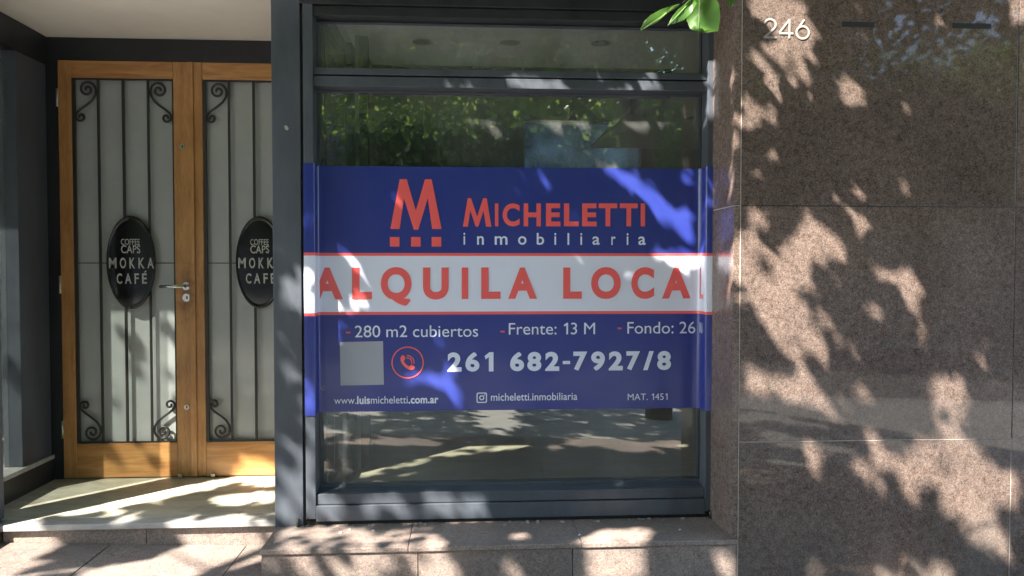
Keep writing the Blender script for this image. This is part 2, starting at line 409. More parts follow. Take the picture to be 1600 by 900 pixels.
# ---- granite wall to the right
def granite_panels(parent, name, mat, rects, depth=.03, plane=YW, gap=.0035):
    for (x0, x1, z0, z1) in rects:
        box(name, mat, parent, x0+gap/2, x1-gap/2, plane, plane+depth, z0+gap/2, z1-gap/2, .0015)
ZS = PZ(700, 853, YW)                  # sill top
XR = PX(1156, 500, YW)                 # inner edge of the granite wall
XR2 = PX(1584, 500, YW)
Z1, Z2 = PZ(1300, 689, YW), PZ(1300, 322, YW)
XFR = PX(1120, 450, YF)                # frame outer right, at the back of the reveal
gw = thing('granite_wall', 'polished brown granite wall with the number 246, right of the shop window', 'wall', (XR, YW, 0))
H = Z2-Z1
rects = []
for (xa, xb) in ((XR, XR2), (XR2, XR2+1.15), (XR2+1.15, XR2+2.3)):
    zs = [-.30, Z1, Z2, Z2+H, Z2+2*H]
    for a, b_ in zip(zs[:-1], zs[1:]): rects.append((xa, xb, a, b_))
granite_panels(gw, 'granite_panel', M['granite'], rects)
box('wall_backing', M['grout'], gw, XR+.004, XR2+2.3, YW+.03, YW+.6, -.30, Z2+2*H)
zr = PZ(1140, 325, 3.25)
for a, b_ in ((ZS, zr), (zr, 2.6)):
    box('reveal_panel', M['granite_reveal'], gw, XR-.0285, XR-.0005, YW+.004, YF+.10, a+.002, b_-.002, .0015)
# the face edge of the reveal slab reads as a thin pale line
box('corner_joint', M['grout'], gw, XR-.026, XR, YW+.008, YF+.1, ZS+.002, 2.6)
box('bed_joint', M['grout'], gw, XR+.003, XR2+2.3, YW+.0012, YW+.02, Z1-.0016, Z1+.0016)
box('edge_joint', M['grout'], gw, XR-.0006, XR+.0016, YW+.0011, YW+.02, -.25, 2.6)
box('upright_joint', M['grout'], gw, XR2-.0016, XR2+.0016, YW+.0013, YW+.02, -.25, Z1-.002)
box('upright_joint', M['grout_dark'], gw, XR2-.0016, XR2+.0016, YW+.0013, YW+.02, Z1+.002, 3)
box('bed_joint', M['grout_dark'], gw, XR+.003, XR2+2.3, YW+.0012, YW+.02, Z2-.0016, Z2+.0016)
# 246
pr = Print(YW-.004, M['number'], gw)
def strokes(prn, x0, x1, z0, z1, paths, wd):
    for path in paths:
        pts = [Vector((x0+(x1-x0)*x, z0+(z1-z0)*z)) for x, z in path]; vs = []; fs = []
        for i, p_ in enumerate(pts):
            d_ = (pts[min(i+1, len(pts)-1)]-pts[max(i-1, 0)]).normalized(); n_ = Vector((-d_.y, d_.x))*wd/2
            vs += [(*(p_+n_), i*.00002), (*(p_-n_), i*.00002)]
            if i: fs.append((2*i-2, 2*i-1, 2*i+1, 2*i))
        prn.add(vs, fs)
    prn.emit('numeral')
cz = lambda cx, cy, rx, ry, a0, a1, n=16: [(cx+rx*math.cos(math.radians(a0+(a1-a0)*i/n)), cy+ry*math.sin(math.radians(a0+(a1-a0)*i/n))) for i in range(n+1)]
zn0, zn1 = PZ(1220, 60, YW), PZ(1220, 30, YW); wn_ = .0085
strokes(pr, PX(1193, 45, YW), PX(1213, 45, YW), zn0, zn1, [cz(.48, .70, .44, .28, 170, -35), [(.84, .54), (.45, .27), (.03, .02)], [(0, .03), (1, .03)]], wn_)
strokes(pr, PX(1217, 45, YW), PX(1239, 45, YW), zn0, zn1, [[(.72, 0), (.72, 1)], [(.72, .98), (0, .28)], [(0, .26), (1, .26)]], wn_)
strokes(pr, PX(1243, 45, YW), PX(1264, 45, YW), zn0, zn1, [[(.62, 1), (.35, .72), (.08, .46)]+cz(.5, .32, .46, .32, 155, 515, 28)], wn_)
for (a, b_, y0) in ((1316, 1366, 38), (1488, 1548, 40)):  # two thin dark strips high on the stone face
    pxa, pxb = PX(a, y0, YW), PX(b_, y0, YW); z = PZ(a, y0, YW)
    box('dark_strip', M['rubber'], gw, pxa, pxb, YW-.0025, YW+.002, z-.011, z+.011, .001)

# ---- granite plinth below the window
XPL = PX(407, 870, YW)
pl = thing('granite_plinth', 'low pink granite plinth with a ledge under the shop window', 'plinth', (XPL, YW, 0))
xs = [XPL, PX(653, 880, YW), PX(895, 880, YW), XR-.001]
granite_panels(pl, 'granite_panel', M['granite_pink'], [(a, b_, -.30, ZS-.022) for a, b_ in zip(xs[:-1], xs[1:])], .03, YW+.006)
box('plinth_core', M['grout'], pl, XPL+.008, XR-.03, YW+.036, YF+.2, -.30, ZS-.021)
xs2 = [XPL-.004, PX(640, 840, 3.2), PX(905, 840, 3.2), XR-.001]
for a, b_ in zip(xs2[:-1], xs2[1:]):
    box('sill_slab', M['granite_pink'], pl, a+.001, b_-.001, YW-.004, YF+.09, ZS-.021, ZS, .004)
# ---- upper facade over window and entry
up = thing('upper_wall', 'brown granite facade above the shop window, just over the top edge of the photo', 'wall', (0, YW, 2.6))
for i in range(8):
    x0 = -7+i*1.15
    if x0 < XR: box('granite_panel', M['granite'], up, x0, min(x0+1.147, XR-.001), YW, YW+.03, 2.602, 3.6, .0015)
box('wall_core', M['darkpaint'], up, -7, XR, YW+.03, YG+.1, 2.604, 5.2)
box('wall_core', M['far_wall'], up, -7, 5, YW+.001, YW+.7, 3.61, 9.0)

# ---- entry: step, landing, ceiling
st = thing('entrance_step', 'single step with grey nosing and pink granite riser before the wooden doors', 'step', (-1.4, YS, 0))
XSL = -2.085; XSR = -.74
ZN = ZL-.028
box('nosing', M['nosing'], st, XSL, XSR, YS, YS+.09, ZN, ZL, .005)
for a, b_ in ((XSL+.012, -1.45), (-1.447, XSR)):
    box('granite_riser', M['granite_pink'], st, a, b_, YS+.028, YS+.06, -.03, ZN-.001, .001)
ld = structure('entry_landing', M['grout'], -2.25, XSR+.04, YS+.091, YD+.3, -.03, ZL-.004)
for a, b_ in ((-2.25, -1.66), (-1.658, -1.06), (-1.058, XSR+.04)):
    for c, d_ in ((YS+.091, 3.93), (3.932, YD+.3)):
        o = box('landing_tile', M['travertine'], ld, a, b_, c, d_, ZL-.003, ZL+.0005, .0006)
ZC = 2.50
ec = structure('entry_ceiling', M['ceiling'], -2.34, -.62, YW+.03, YD+.3, ZC, ZC+.10)

# ---- shop interior
structure('shop_floor', M['shopfloor'], -.62, 4.2, YG+.12, 11.2, ZL-.1, ZL)
structure('shop_ceiling', M['ceiling'], -.62, 4.2, YG+.1, 4.93, 2.57, 2.60)
structure('shop_ceiling_far', M['ceiling'], 1.36, 4.2, 4.93, 8.2, 2.57, 2.60)
iw = thing('shop_interior_walls', 'dark inner walls and beam of the empty shop, seen through the window glass', 'wall', (1, 6, 0))
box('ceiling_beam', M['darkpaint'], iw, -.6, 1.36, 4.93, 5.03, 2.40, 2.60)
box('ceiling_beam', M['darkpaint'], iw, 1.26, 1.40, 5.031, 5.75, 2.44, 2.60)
box('side_wall', M['greypaint'], iw, 4.2, 4.3, YG, 11.2, 0, 4.6)
box('side_wall', M['greypaint'], iw, -.70, -.60, YD+.08, 11.2, 0, 4.6)
bx0, bx1 = PX(820, 220, 11), PX(1002, 220, 11); bz0, bz1 = PZ(900, 285, 11), PZ(900, 188, 11)
for (a, b_, c, d_) in ((-.6, bx0, 0, 4.6), (bx1, 4.2, 0, 4.6), (bx0, bx1, 0, bz0), (bx0, bx1, bz1, 4.6)):
    box('rear_wall', M['greypaint'], iw, a, b_, 11, 11.15, c, d_)
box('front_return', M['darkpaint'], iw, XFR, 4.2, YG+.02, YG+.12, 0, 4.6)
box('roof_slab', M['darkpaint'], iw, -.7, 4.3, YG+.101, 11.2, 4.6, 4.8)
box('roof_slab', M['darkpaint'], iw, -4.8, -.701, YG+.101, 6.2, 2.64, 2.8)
# the rear part is open above the beam: pale clerestory
rw = thing('rear_window', 'pale blue clerestory window high in the back wall of the shop', 'window', (bx0, 11.05, bz0))
m_, t_, b_p = nmat('clerestory_glass', (.5, .62, .75), .5); 
tl = N(t_, 'ShaderNodeBsdfTranslucent'); nz_ = tex(t_, 'ShaderNodeTexNoise', 1.6, Detail=4); t_.links.new(ramp(t_, nz_.outputs['Fac'], [(.35, (.05, .07, .085)), (.7, (.17, .22, .26))]), tl.inputs[0]); t_.links.new(tl.outputs[0], t_.nodes['Material Output'].inputs[0])
box('pane', m_, rw, bx0-.05, bx1+.05, 11.151, 11.16, bz0-.05, bz1+.05)
for (a, b_, c, d_) in ((bx0, bx1, bz0, bz0+.04), (bx0, bx1, bz1-.04, bz1)): box('frame', M['steel'], rw, a, b_, 11.04, 11.09, c, d_)
# downlights
dl0 = None
for q, (px, py, lab) in enumerate(((661, 65, 'left downlight hole of the three behind the transom glass'), (797, 66, 'middle downlight hole of the three behind the transom glass'),
                    (940, 67, 'right downlight hole of the three behind the transom glass'), (1078, 184, 'lone downlight hole deeper in the shop, right of the dark beam'))):
    p = PF(px, py, 2.57)
    r = thing('downlight', lab, 'ceiling light', (p.x, p.y, 2.57), 'recessed downlights in the shop ceiling')
    mb = MB(); n = 20
    a = [mb.bm.verts.new((.062*math.cos(2*math.pi*i/n), .062*math.sin(2*math.pi*i/n), -.004)) for i in range(n)]
    b_ = [mb.bm.verts.new((.048*math.cos(2*math.pi*i/n), .048*math.sin(2*math.pi*i/n), -.006)) for i in range(n)]
    for i in range(n): mb.bm.faces.new((a[i], a[(i+1) % n], b_[(i+1) % n], b_[i]))
    me = mb.build('trim_ring', M['steel'], None); me.parent = r
    mb = MB(); mb.bm.faces.new([mb.bm.verts.new((.048*math.cos(2*math.pi*i/n), .048*math.sin(2*math.pi*i/n), -.0045)) for i in range(n)])
    me = mb.build('lamp_recess', M['rubber'], None); me.parent = r

# ================================================================== STEEL PILLARS AND WINDOW
XP0, XP1 = PX(426.5, 430, YF), PX(471, 430, YF)
def pillar(label, x0, x1):
    r = thing('steel_pillar', label, 'pillar', (x0, YF, 0))
    box('post', M['steel'], r, x0, x1, YF, YF+.17, ZS-.02, 2.60, .003)
    return r
p1 = pillar('slate grey steel pillar between the wooden doors and the shop window', XP0, XP1)
# small paint chip on the pillar
c = P(447, 200, YF); mb = MB(); mb.prism_y([(c.x-.008, c.z+.008), (c.x+.002, c.z+.012), (c.x+.011, c.z-.001), (c.x+.007, c.z-.011), (c.x-.004, c.z-.006)], YF-.001, YF+.001)
mb.build('bare_chip', M['grout'], p1)
p2 = pillar('slate grey steel pillar at the left edge before the side display', -2.25, -2.115)
wn = thing('shop_window', 'big slate steel framed shop window with a transom light over the banner', 'window', (0, YF, ZS))
XF0 = PX(475.5, 430, YF); XI0 = PX(491, 430, YF); XI1 = PX(1104, 430, YF); XF1 = PX(1119.5, 430, YF)
ZFB = PZ(800, 809, YF); ZHT = PZ(800, 29, YF)
# shutter guide between pillar and frame, and its twin on the right
box('shutter_guide', M['steel_dark'], wn, XP1+.0005, XF0-.0005, YF+.02, YF+.12, ZS+.001, 2.60)
box('stile', M['steel'], wn, XF0, XI0, YF, YG+.04, ZS+.03, ZHT+.09, .003)
box('stile', M['steel'], wn, XI1, XF1-.018, YF, YG+.04, ZS+.03, ZHT+.09, .003)
box('shutter_guide', M['steel_dark'], wn, XF1-.0175, XF1-.001, YF+.012, YF+.12, ZS+.001, 2.55)
box('head', M['steel_dark'], wn, XF0, XF1, YF+.012, YG+.04, ZHT+.002, ZHT+.045, .003)
box('head', M['steel_dark'], wn, XP1, XF1, YF-.004, YG+.04, ZHT+.047, 2.602, .003)
box('bottom_rail', M['steel'], wn, XI0, XI1, YF-.002, YF+.05, ZFB, PZ(800, 785, YF), .003)
box('bottom_rail', M['steel'], wn, XI0+.001, XI1-.001, YF+.010, YF+.05, PZ(800, 784, YF), PZ(800, 768, YF), .003)
zsill = PZ(800, 767, YF+.02)
MB().prism_x([(YF+.016, zsill-.012), (YF+.016, zsill), (YG-.01, zsill+.012), (YG-.01, zsill+.022), (YG+.04, zsill+.022), (YG+.04, zsill-.012)], XI0+.002, XI1-.002).build('sill_profile', M['steel'], wn)
box('mortar_gap', M['grout_dark'], wn, XF0, XF1, YF+.015, YF+.05, ZS+.0005, ZFB)
zt = [PZ(800, y, YF+.02) for y in (110, 120.5, 123.5, 139)]
box('transom_bar', M['steel'], wn, XI0, XI1, YF+.018, YG+.03, zt[1], zt[0], .003)
box('transom_groove', M['steel_dark'], wn, XI0, XI1, YF+.045, YG+.03, zt[2], zt[1])
box('transom_bar', M['steel'], wn, XI0, XI1, YF+.012, YG+.03, zt[3], zt[2], .003)
# beads around glass
XG0, XG1 = PX(497, 430, YG), PX(1092, 430, YG)
for (z0, z1) in ((zsill+.0225, zt[3]), (zt[0], ZHT)):
    f = box('pane', M['glass_hazed'] if z1 == ZHT else M['glass'], wn, XI0, XI1, YG, YG+.006, z0, z1)
    box('bead', M['steel_dark'], wn, XI0, XG0, YG-.012, YG-.001, z0, z1); box('bead', M['steel_dark'], wn, XG1, XI1, YG-.012, YG-.001, z0, z1)
    box('bead', M['steel'], wn, XG0, XG1, YG-.010, YG-.001, z1-.009, z1-.0005)
# bolts at the foot of the shutter guides
for x in (PX(465, 812, YF-.02), PX(1111, 812, YF-.02)):
    MB().tube([(x, YF-.012, ZS+.002), (x, YF-.012, ZS+.038)], .007).build('bolt', M['steel_dark'], wn)
# return side of the display towards the entry
sw2 = thing('side_window', 'dark framed side pane between entry and shop, seen through the left end of the window', 'window', (-.67, YF+.2, ZL))
xs = -.675
box('bottom_rail', M['steel_dark'], sw2, xs-.03, xs+.02, YF+.17, YD-.02, ZL-.01, ZL+.10, .003)
box('top_rail', M['steel_dark'], sw2, xs-.03, xs+.02, YF+.17, YD-.02, 2.42, 2.60)
box('post', M['steel_dark'], sw2, xs-.035, xs+.025, YD-.075, YD-.005, ZL+.101, 2.42, .003)
box('post', M['steel_dark'], sw2, xs-.03, xs+.02, YF+.171, YF+.20, ZL+.101, 2.42)
box('pane', M['glass_side'], sw2, xs-.006, xs, YF+.20, YD-.075, ZL+.101, 2.419)

# ================================================================== DOORS
dw = thing('door_surround', 'dark steel lintel and jambs around the wooden double doors', 'door frame', (-1.5, YD, ZL))
ZDT = PZ(210, 98.5, YD); ZDB = ZL+.006
XD0 = PX(101, 430, YD)
box('lintel', M['steel_dark'], dw, -2.34, -.62, YD-.03, YD+.08, ZDT+.003, ZC-.001, .002)
box('jamb', M['steel_dark'], dw, -2.335, XD0-.004, YD-.035, YD+.08, ZL+.001, ZDT+.002, .002)
XM = PX(303.5, 430, YD); XD1 = XM+(XM-XD0)
box('jamb', M['steel_dark'], dw, XD1+.003, -.62, YD-.0049, YD+.08, ZL+.001, ZDT+.002)
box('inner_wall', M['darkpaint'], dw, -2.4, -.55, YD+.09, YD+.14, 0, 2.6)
dd = thing('double_door', 'varnished orange wood double doors with glass and wrought iron bars', 'door', (XM, YD, ZL))
zgt, zgb = PZ(200, 125, YD), PZ(200, 690, YD)
def spiral(cx, cz, r0, r1, a0, turns, n, sgn):
    return [(cx+sgn*(r0+(r1-r0)*i/n)*math.cos(a0+turns*2*math.pi*i/n), cz+(r0+(r1-r0)*i/n)*math.sin(a0+turns*2*math.pi*i/n)) for i in range(n+1)]
def leaf_door(x0, x1, left):
    lf = thing('door_leaf', None, None, (0, 0, 0)); lf.parent = dd; lf.location = (x0-XM, 0, 0)
    W = x1-x0
    px = (PX(300, 430, YD)-PX(299, 430, YD))
    ls, rs = (20*px, 25*px) if left else (19*px, 24*px)
    gx0, gx1 = x0+ls, x1-rs
    y0, y1 = YD-.04, YD+.01
    box('stile', M['wood'], lf, x0, gx0, y0, y1, ZDB, ZDT, .004); box('stile', M['wood'], lf, gx1, x1, y0, y1, ZDB, ZDT, .004)
    box('rail', M['wood_rail'], lf, gx0+.0005, gx1-.0005, y0+.001, y1, zgt, ZDT-.0005, .003); box('rail', M['wood_rail'], lf, gx0+.0005, gx1-.0005, y0+.001, y1, ZDB+.0005, zgb, .003)
    zj = PZ(200, 411, YD)
    box('pane', M['frost'], lf, gx0, gx1, YD-.005, YD+.002, zj+.002, zgt); box('pane', M['frost'], lf, gx0, gx1, YD-.005, YD+.002, zgb, zj-.002)
    box('pane_joint', M['iron'], lf, gx0, gx1, YD-.006, YD-.001, zj-.0025, zj+.0025)
    yb = YD-.030
    fr = MB()
    fr.box(gx0+.001, gx0+.016, yb-.006, yb+.006, zgb+.001, zgt-.001).box(gx1-.008, gx1-.001, yb-.006, yb+.006, zgb+.001, zgt-.001)
    fr.box(gx0+.016, gx1-.008, yb-.0055, yb+.0055, zgt-.009, zgt-.001).box(gx0+.016, gx1-.008, yb-.0055, yb+.0055, zgb+.001, zgb+.008)
    fr.build('iron_frame', M['iron'], lf)
    for q in (1, 2, 3):
        x = gx0+(gx1-gx0)*(.255, .50, .745)[q-1]
        if q == 2:
            box('bar', M['iron'], lf, x-.006, x+.006, yb-.0055, yb+.0055, zgb+.008, zgt-.009)
        else: box('bar', M['iron'], lf, x-.0055, x+.0055, yb-.005, yb+.005, zgb+.008, zgt-.009)
    bw = (gx1-gx0)*.255
    for sx_, xe, xb in ((1, gx0+.008, gx0+bw), (-1, gx1-.004, gx1-bw)):
        for sz, ze in ((-1, zgt-.009), (1, zgb+.008)):
            # big spiral by the rail, sweeping against the bar, small spiral by the frame
            A = []
            w_ = abs(xb-xe)
            cx, cz = w_*.56, .052
            n = 26
            for i in range(n+1):                      # inside out, ends on the bar side
                f = i/n; a = math.radians(200-560*f); r = .007+.041*f
                A.append((cx+r*math.cos(a), cz-r*math.sin(a)))
            end = A[-1]
            B = [(w_-.006, .082), (w_-.022, .112), (w_*.5, .138), (.03, .158)]
            Cc = []
            cx2, cz2 = .036, .198
            for i in range(19):
                f = i/18; a = math.radians(128+450*f); r = .031-.024*f
                Cc.append((cx2+r*math.cos(a), cz2-r*math.sin(a)))
            pts = A+B+Cc
            # smooth
            for _ in range(2):
                pts = [pts[0]]+[tuple((pts[i-1][k]+2*pts[i][k]+pts[i+1][k])/4 for k in (0, 1)) for i in range(1, len(pts)-1)]+[pts[-1]]
            path = [(xe+sx_*a_, yb-.001, ze+sz*b_) for a_, b_ in pts]
            MB().tube(path, .0066, 6).build('scroll', M['iron'], lf)
    return lf, gx0, gx1
L1, g0, g1 = leaf_door(XD0, XM-.001, True)
L2, g2, g3 = leaf_door(XM+.002, XD1, False)
# cover strip on the right leaf, fittings on the left leaf
box('cover_strip', M['wood'], L2, XM-.010, XM+.022, YD-.052, YD-.0405, ZDB+.002, ZDT-.002, .003)
def disc(name, mat, parent, px, py, Y, r, th):
    p = P(px, py, Y); return MB().tube([(p.x, Y, p.z), (p.x, Y-th, p.z)], r, 18).build(name, mat, parent)
disc('handle_rose', M['chrome'], L1, 291.5, 447, YD-.0405, .022, .008)
disc('lock_rose', M['chrome'], L1, 292, 465, YD-.0405, .022, .006)
p = P(292, 465, YD-.048); box('keyhole', M['rubber'], L1, p.x-.003, p.x+.003, YD-.0480, YD-.0464, p.z-.008, p.z+.008)
a = P(291, 447, YD-.06); b_ = P(250, 448, YD-.09)
MB().tube([(a.x, YD-.045, a.z), (a.x, YD-.085, a.z), (a.x-.008, YD-.094, a.z), (b_.x, YD-.094, a.z-.002)], .0085, 10).build('lever_handle', M['chrome'], L1)
for py in (229, 636):
    disc('upper_lock' if py < 300 else 'lower_lock', M['brass'], L1, 285 if py < 300 else 292, py, YD-.0405, .014, .006)
    p = P(285 if py < 300 else 292, py, YD-.045); box('keyhole', M['rubber'], L1, p.x-.003, p.x+.003, YD-.0478, YD-.0464, p.z-.007, p.z+.007)
for py in (152, 445, 672):
    p = P(99, py, YD-.05); MB().tube([(XD0-.001, YD-.045, p.z-.048), (XD0-.001, YD-.045, p.z+.048)], .007, 8).build('hinge', M['brass'], L1)
for px in (282, 333):
    p = P(px, 733, YD-.05); MB().box(p.x-.012, p.x+.012, YD-.062, YD-.0405, ZL+.004, ZL+.026, .004).build('door_stop', M['brass'], L1 if px < 300 else L2)

# ---- oval plaques
def oval(px, lab):
    c = P(px, 410, YD-.045); rx, rz = 35.5/FPX*YD, 70/FPX*YD
    r = thing('oval_sign', lab, 'sign', (c.x, YD-.045, c.z), 'oval café signs on the doors')
    mb = MB(); n = 56; rings = []
    for (k, y) in ((1, .006), (1, -.006), (.985, -.010), (.95, -.010), (.93, -.006), (.90, -.0065), (.55, -.009), (.2, -.010)):
        rings.append([mb.bm.verts.new((rx*k*math.cos(2*math.pi*i/n), y, rz*k*math.sin(2*math.pi*i/n))) for i in range(n)])
    mb.bm.faces.new(rings[0])
    for a, b2 in zip(rings[:-1], rings[1:]):
        for i in range(n): mb.bm.faces.new((a[i], b2[i], b2[(i+1) % n], a[(i+1) % n])).smooth = True
    mb.bm.faces.new(rings[-1][::-1])
    o = mb.build('plaque', M['plaque'], None); o.parent = r
    pr = Print(-.0125, M['plaque_print'], r, True)
    s = YD/FPX
    def q(x): return (x-205)*s
    def z(y): return (410-y)*s
    pr.line('COFFEE', q(192), q(219.5), z(383.6), z(375), .006)
    pr.line('CAPS', q(192), q(220), z(396), z(384.6), .012)
    for ch, a, b2 in (('M', 174, 185), ('O', 190, 199), ('K', 204, 212), ('K', 217, 226), ('A', 230, 239.5)): pr.fit(ch, q(a), q(b2), z(419), z(403), .02)
    for ch, a, b2 in (('C', 185, 193), ('A', 197, 206.5), ('F', 211, 217.5), ('E', 222, 229)): pr.fit(ch, q(a), q(b2), z(442), z(426.5), .02)
    pr.poly([(q(225), z(425.2)), (q(227.5), z(425.2)), (q(229), z(422.5)), (q(226.5), z(422.5))], 'accent')
oval(205, 'glossy black oval café sign on the left door leaf, fully visible')
oval(406, 'glossy black oval café sign on the right door leaf, half hidden by the pillar')

# ================================================================== LEFT DISPLAY
lw = thing('display_window', 'dark framed side display window at the left end of the entry', 'window', (-2.25, 3.8, ZL))
XL = -2.225
box('plinth', M['steel_dark'], lw, XL-.04, XL, YF+.171, YD-.04, ZL-.02, ZL+.115, .002)
box('ledge', M['nosing'], lw, XL-.14, XL+.006, YF+.171, YD-.04, ZL+.117, ZL+.140, .003)
box('head', M['steel_dark'], lw, XL-.10, XL-.005, YF+.171, YD-.04, 2.35, ZC-.002, .002)
box('post', M['steel'], lw, XL-.10, XL-.01, 3.93, YD-.041, ZL+.141, 2.349, .003)
box('pane', M['glass_side'], lw, XL-.075, XL-.069, YF+.172, 3.93, ZL+.141, 2.349)
box('front_pane', M['glass_side'], lw, -4.6, -2.25, YG, YG+.006, .2, 2.4)
box('front_rail', M['steel'], lw, -4.6, -2.25, YF, YG+.05, -.02, .2, .003)
structure('display_room_floor', M['travertine'], -4.6, XL-.11, YG+.05, 5.0, 0, ZL+.10)
structure('display_room_ceiling', M['ceiling'], -4.6, XL-.11, YG+.05, 5.0, 2.44, 2.5)
structure('display_room_wall', M['palepaint'], -4.6, XL-.11, 5.0, 5.1, 0, 2.6)
structure('display_room_side_wall', M['palepaint'], -4.7, -4.6, YF, 5.1, 0, 2.6)
lp = thing('granite_plinth', 'end of the pink granite plinth at the left edge beside the step', 'plinth', (-3, YW, 0))
box('granite_panel', M['granite_pink'], lp, -4.6, -2.09, YW, YF+.15, -.03, ZS, .004)

# ================================================================== BANNER
bn = thing('rental_banner', 'blue and white rental banner stuck across the shop window', 'banner', (0, YF, 1))
YB = YG-.016
zt_, zb_ = PZ(800, 261.5, YB), PZ(800, 640.5, YB)
w1, w2, w3, w4 = PZ(800, 395.5, YB), PZ(800, 400, YB), PZ(800, 486.5, YB), PZ(800, 491, YB)
xl0, xl1 = XF0-.001, XI0+.004; xr0, xr1 = XI1-.004, XF1-.004
bx = [(xl0, YF-.004), (xl1-.004, YF-.005), (xl1, YF-.002), (xl1+.002, YF+.03), (PX(497, 450, YB), YB-.006), (PX(501, 450, YB), YB)]
n = 80; xa, xb = PX(501, 450, YB), PX(1088, 450, YB)
bx += [(xa+(xb-xa)*i/n, YB) for i in range(1, n)]
bx += [(xb, YB), (PX(1092, 450, YB), YB-.006), (xr0-.002, YF+.03), (xr0, YF-.002), (xr0+.004, YF-.005), (xr1, YF-.004)]
zs = sorted({zb_, w4, w3, w2, w1, zt_} | {zb_+(zt_-zb_)*i/36 for i in range(1, 36)})
zs = [z for i, z in enumerate(zs) if i == 0 or z-zs[i-1] > 1e-4]
mb = MB(); grid = []
for z in zs:
    row = []
    for i, (x, y) in enumerate(bx):
        wv = wave(x, z) if 4 < i < len(bx)-5 else .0012*noise.noise(Vector((x*20, z*11, 5)))
        row.append(mb.bm.verts.new((x, y+wv, z)))
    grid.append(row)
for j in range(len(zs)-1):
    zm = (zs[j]+zs[j+1])/2
    mi = 0 if zm > w1 or zm < w4 else (2 if zm > w2 or zm < w3 else 1)
    for i in range(len(bx)-1):
        f = mb.bm.faces.new((grid[j][i], grid[j][i+1], grid[j+1][i+1], grid[j+1][i])); f.material_index = mi; f.smooth = True
for f in mb.bm.faces: 
    f.normal_update()
mb.build('vinyl_sheet', [M['blue'], M['white'], M['red']], bn)
YT = YB-.0021
def bpx(x): return PX(x, 450, YT)
def bpz(y, x=800): return PZ(x, y, YT)
red = Print(YT, M['red'], bn); wh = Print(YT, M['print'], bn)
# big letters (measured one by one)
# on the right, pixel heights are smaller only through perspective: use mean heights at each x
def pt(x, y): q_ = P(x, y, YT); return (q_.x, q_.z)
big = (('A', 488, 535.5), ('L', 550, 581), ('Q', 595, 643), ('U', 661, 701), ('I', 721.5, 731.5), ('L', 752, 782), ('A', 794, 839), ('L', 880, 909), ('O', 923.5, 970), ('C', 986.5, 1022), ('A', 1034.5, 1079))
o_clip = bpx(497.5)
zc1, zc0 = pt(790, 418)[1], pt(790, 467)[1]
for ch, a, b_ in big:
    lo = zc0; hi = zc1
    if ch == 'Q': lo = zc0-.030; hi = zc1+.002
    if ch in 'OC': lo -= .002; hi += .002
    if ch == 'U': lo -= .002
    red.fit(ch, bpx(a), bpx(b_), lo, hi, .045, clip=o_clip if a < 497 else None)
# logo
def c6(pts): return [pt(460+x/3.6, 250+y/3.6) for x, y in pts]
red.poly(c6([(540, 388), (592, 108), (632, 108), (683, 285), (735, 108), (772, 108), (828, 388), (775, 388), (750, 215), (697, 392), (672, 392), (616, 215), (592, 388)]), 'logo_letter')
for a in (537, 656, 772): red.poly(c6([(a, 433), (a+54, 433), (a+54, 487), (a, 487)]), 'logo_square')
red.poly(c6([(948, 375), (975, 215), (994, 215), (1028, 318), (1062, 215), (1082, 215), (1108, 375), (1078, 375), (1064, 285), (1034, 375), (1020, 375), (990, 285), (976, 375)]), 'letter')
for ch, a, b_ in (('I', 773.5, 778.8), ('C', 785.5, 812), ('H', 818.3, 845), ('E', 853, 875.5), ('L', 881, 904), ('E', 909.3, 932), ('T', 935, 964), ('T', 968, 996), ('I', 1000.5, 1007.5)):
    red.fit(ch, bpx(a), bpx(b_), pt((a+b_)/2, 353.6)[1], pt((a+b_)/2, 317.8)[1], .035)
zb2, zx2 = pt(866, 382.5)[1], pt(866, 369.2)[1]; za2 = pt(866, 364)[1]
for ch, a, b_ in (('i', 724.3, 727), ('n', 745.5, 756), ('m', 773, 793), ('o', 809.5, 822.5), ('b', 838.6, 850), ('i', 866, 869), ('l', 886.5, 889.3), ('i', 906.6, 909.4), ('a', 925.5, 937), ('r', 955, 961.5), ('i', 978.8, 981.6), ('a', 997, 1008.5)):
    wh.fit(ch, bpx(a), bpx(b_), zb2, za2 if ch in 'bli' else zx2, .012)
for a, b_, y in ((540.5, 547.5, 519.5), (782, 788.5, 518), (965, 971.5, 513)):
    red.poly([pt(a, y+1.2), pt(b_, y+1.2), pt(b_, y-1.2), pt(a, y-1.2)], 'dash')
wh.line('280 m2 cubiertos', bpx(554), bpx(747), pt(650, 526.5)[1], pt(650, 508.5)[1], .0)
wh.line('Frente: 13 M', bpx(795), bpx(930), pt(860, 522.5)[1], pt(860, 504.5)[1], .0)
wh.line('Fondo: 26', bpx(980.5), bpx(1087), pt(1030, 521)[1], pt(1030, 503)[1], .0)
for ch, a, b_ in (('2', 699, 721), ('6', 727, 749), ('1', 757, 771), ('6', 797, 819), ('8', 824, 846), ('2', 852, 874), ('-', 879.5, 891), ('7', 896, 918), ('9', 924, 945.5), ('2', 951.5, 973.5), ('7', 979, 1000.5), ('/', 1005.5, 1022), ('8', 1027.5, 1049)):
    xm = (a+b_)/2; z0, z1 = pt(874, 579.5)[1], pt(874, 549.5)[1]
    if ch == '-': z0, z1 = pt(874, 569)[1], pt(874, 564)[1]
    wh.fit(ch, bpx(a), bpx(b_), z0, z1, .045)
s_ = 'www.luismicheletti.com.ar'
bl = [0]*len(s_)
for i in list(range(4, 8))+list(range(18, 25)): bl[i] = .03
wh.line(s_, bpx(521), bpx(684.5), pt(600, 630.5)[1], pt(600, 619)[1], bl, ref='l')
wh.line('micheletti.inmobiliaria', bpx(767), bpx(902.5), pt(830, 625.5)[1], pt(830, 614)[1], .006, ref='l')
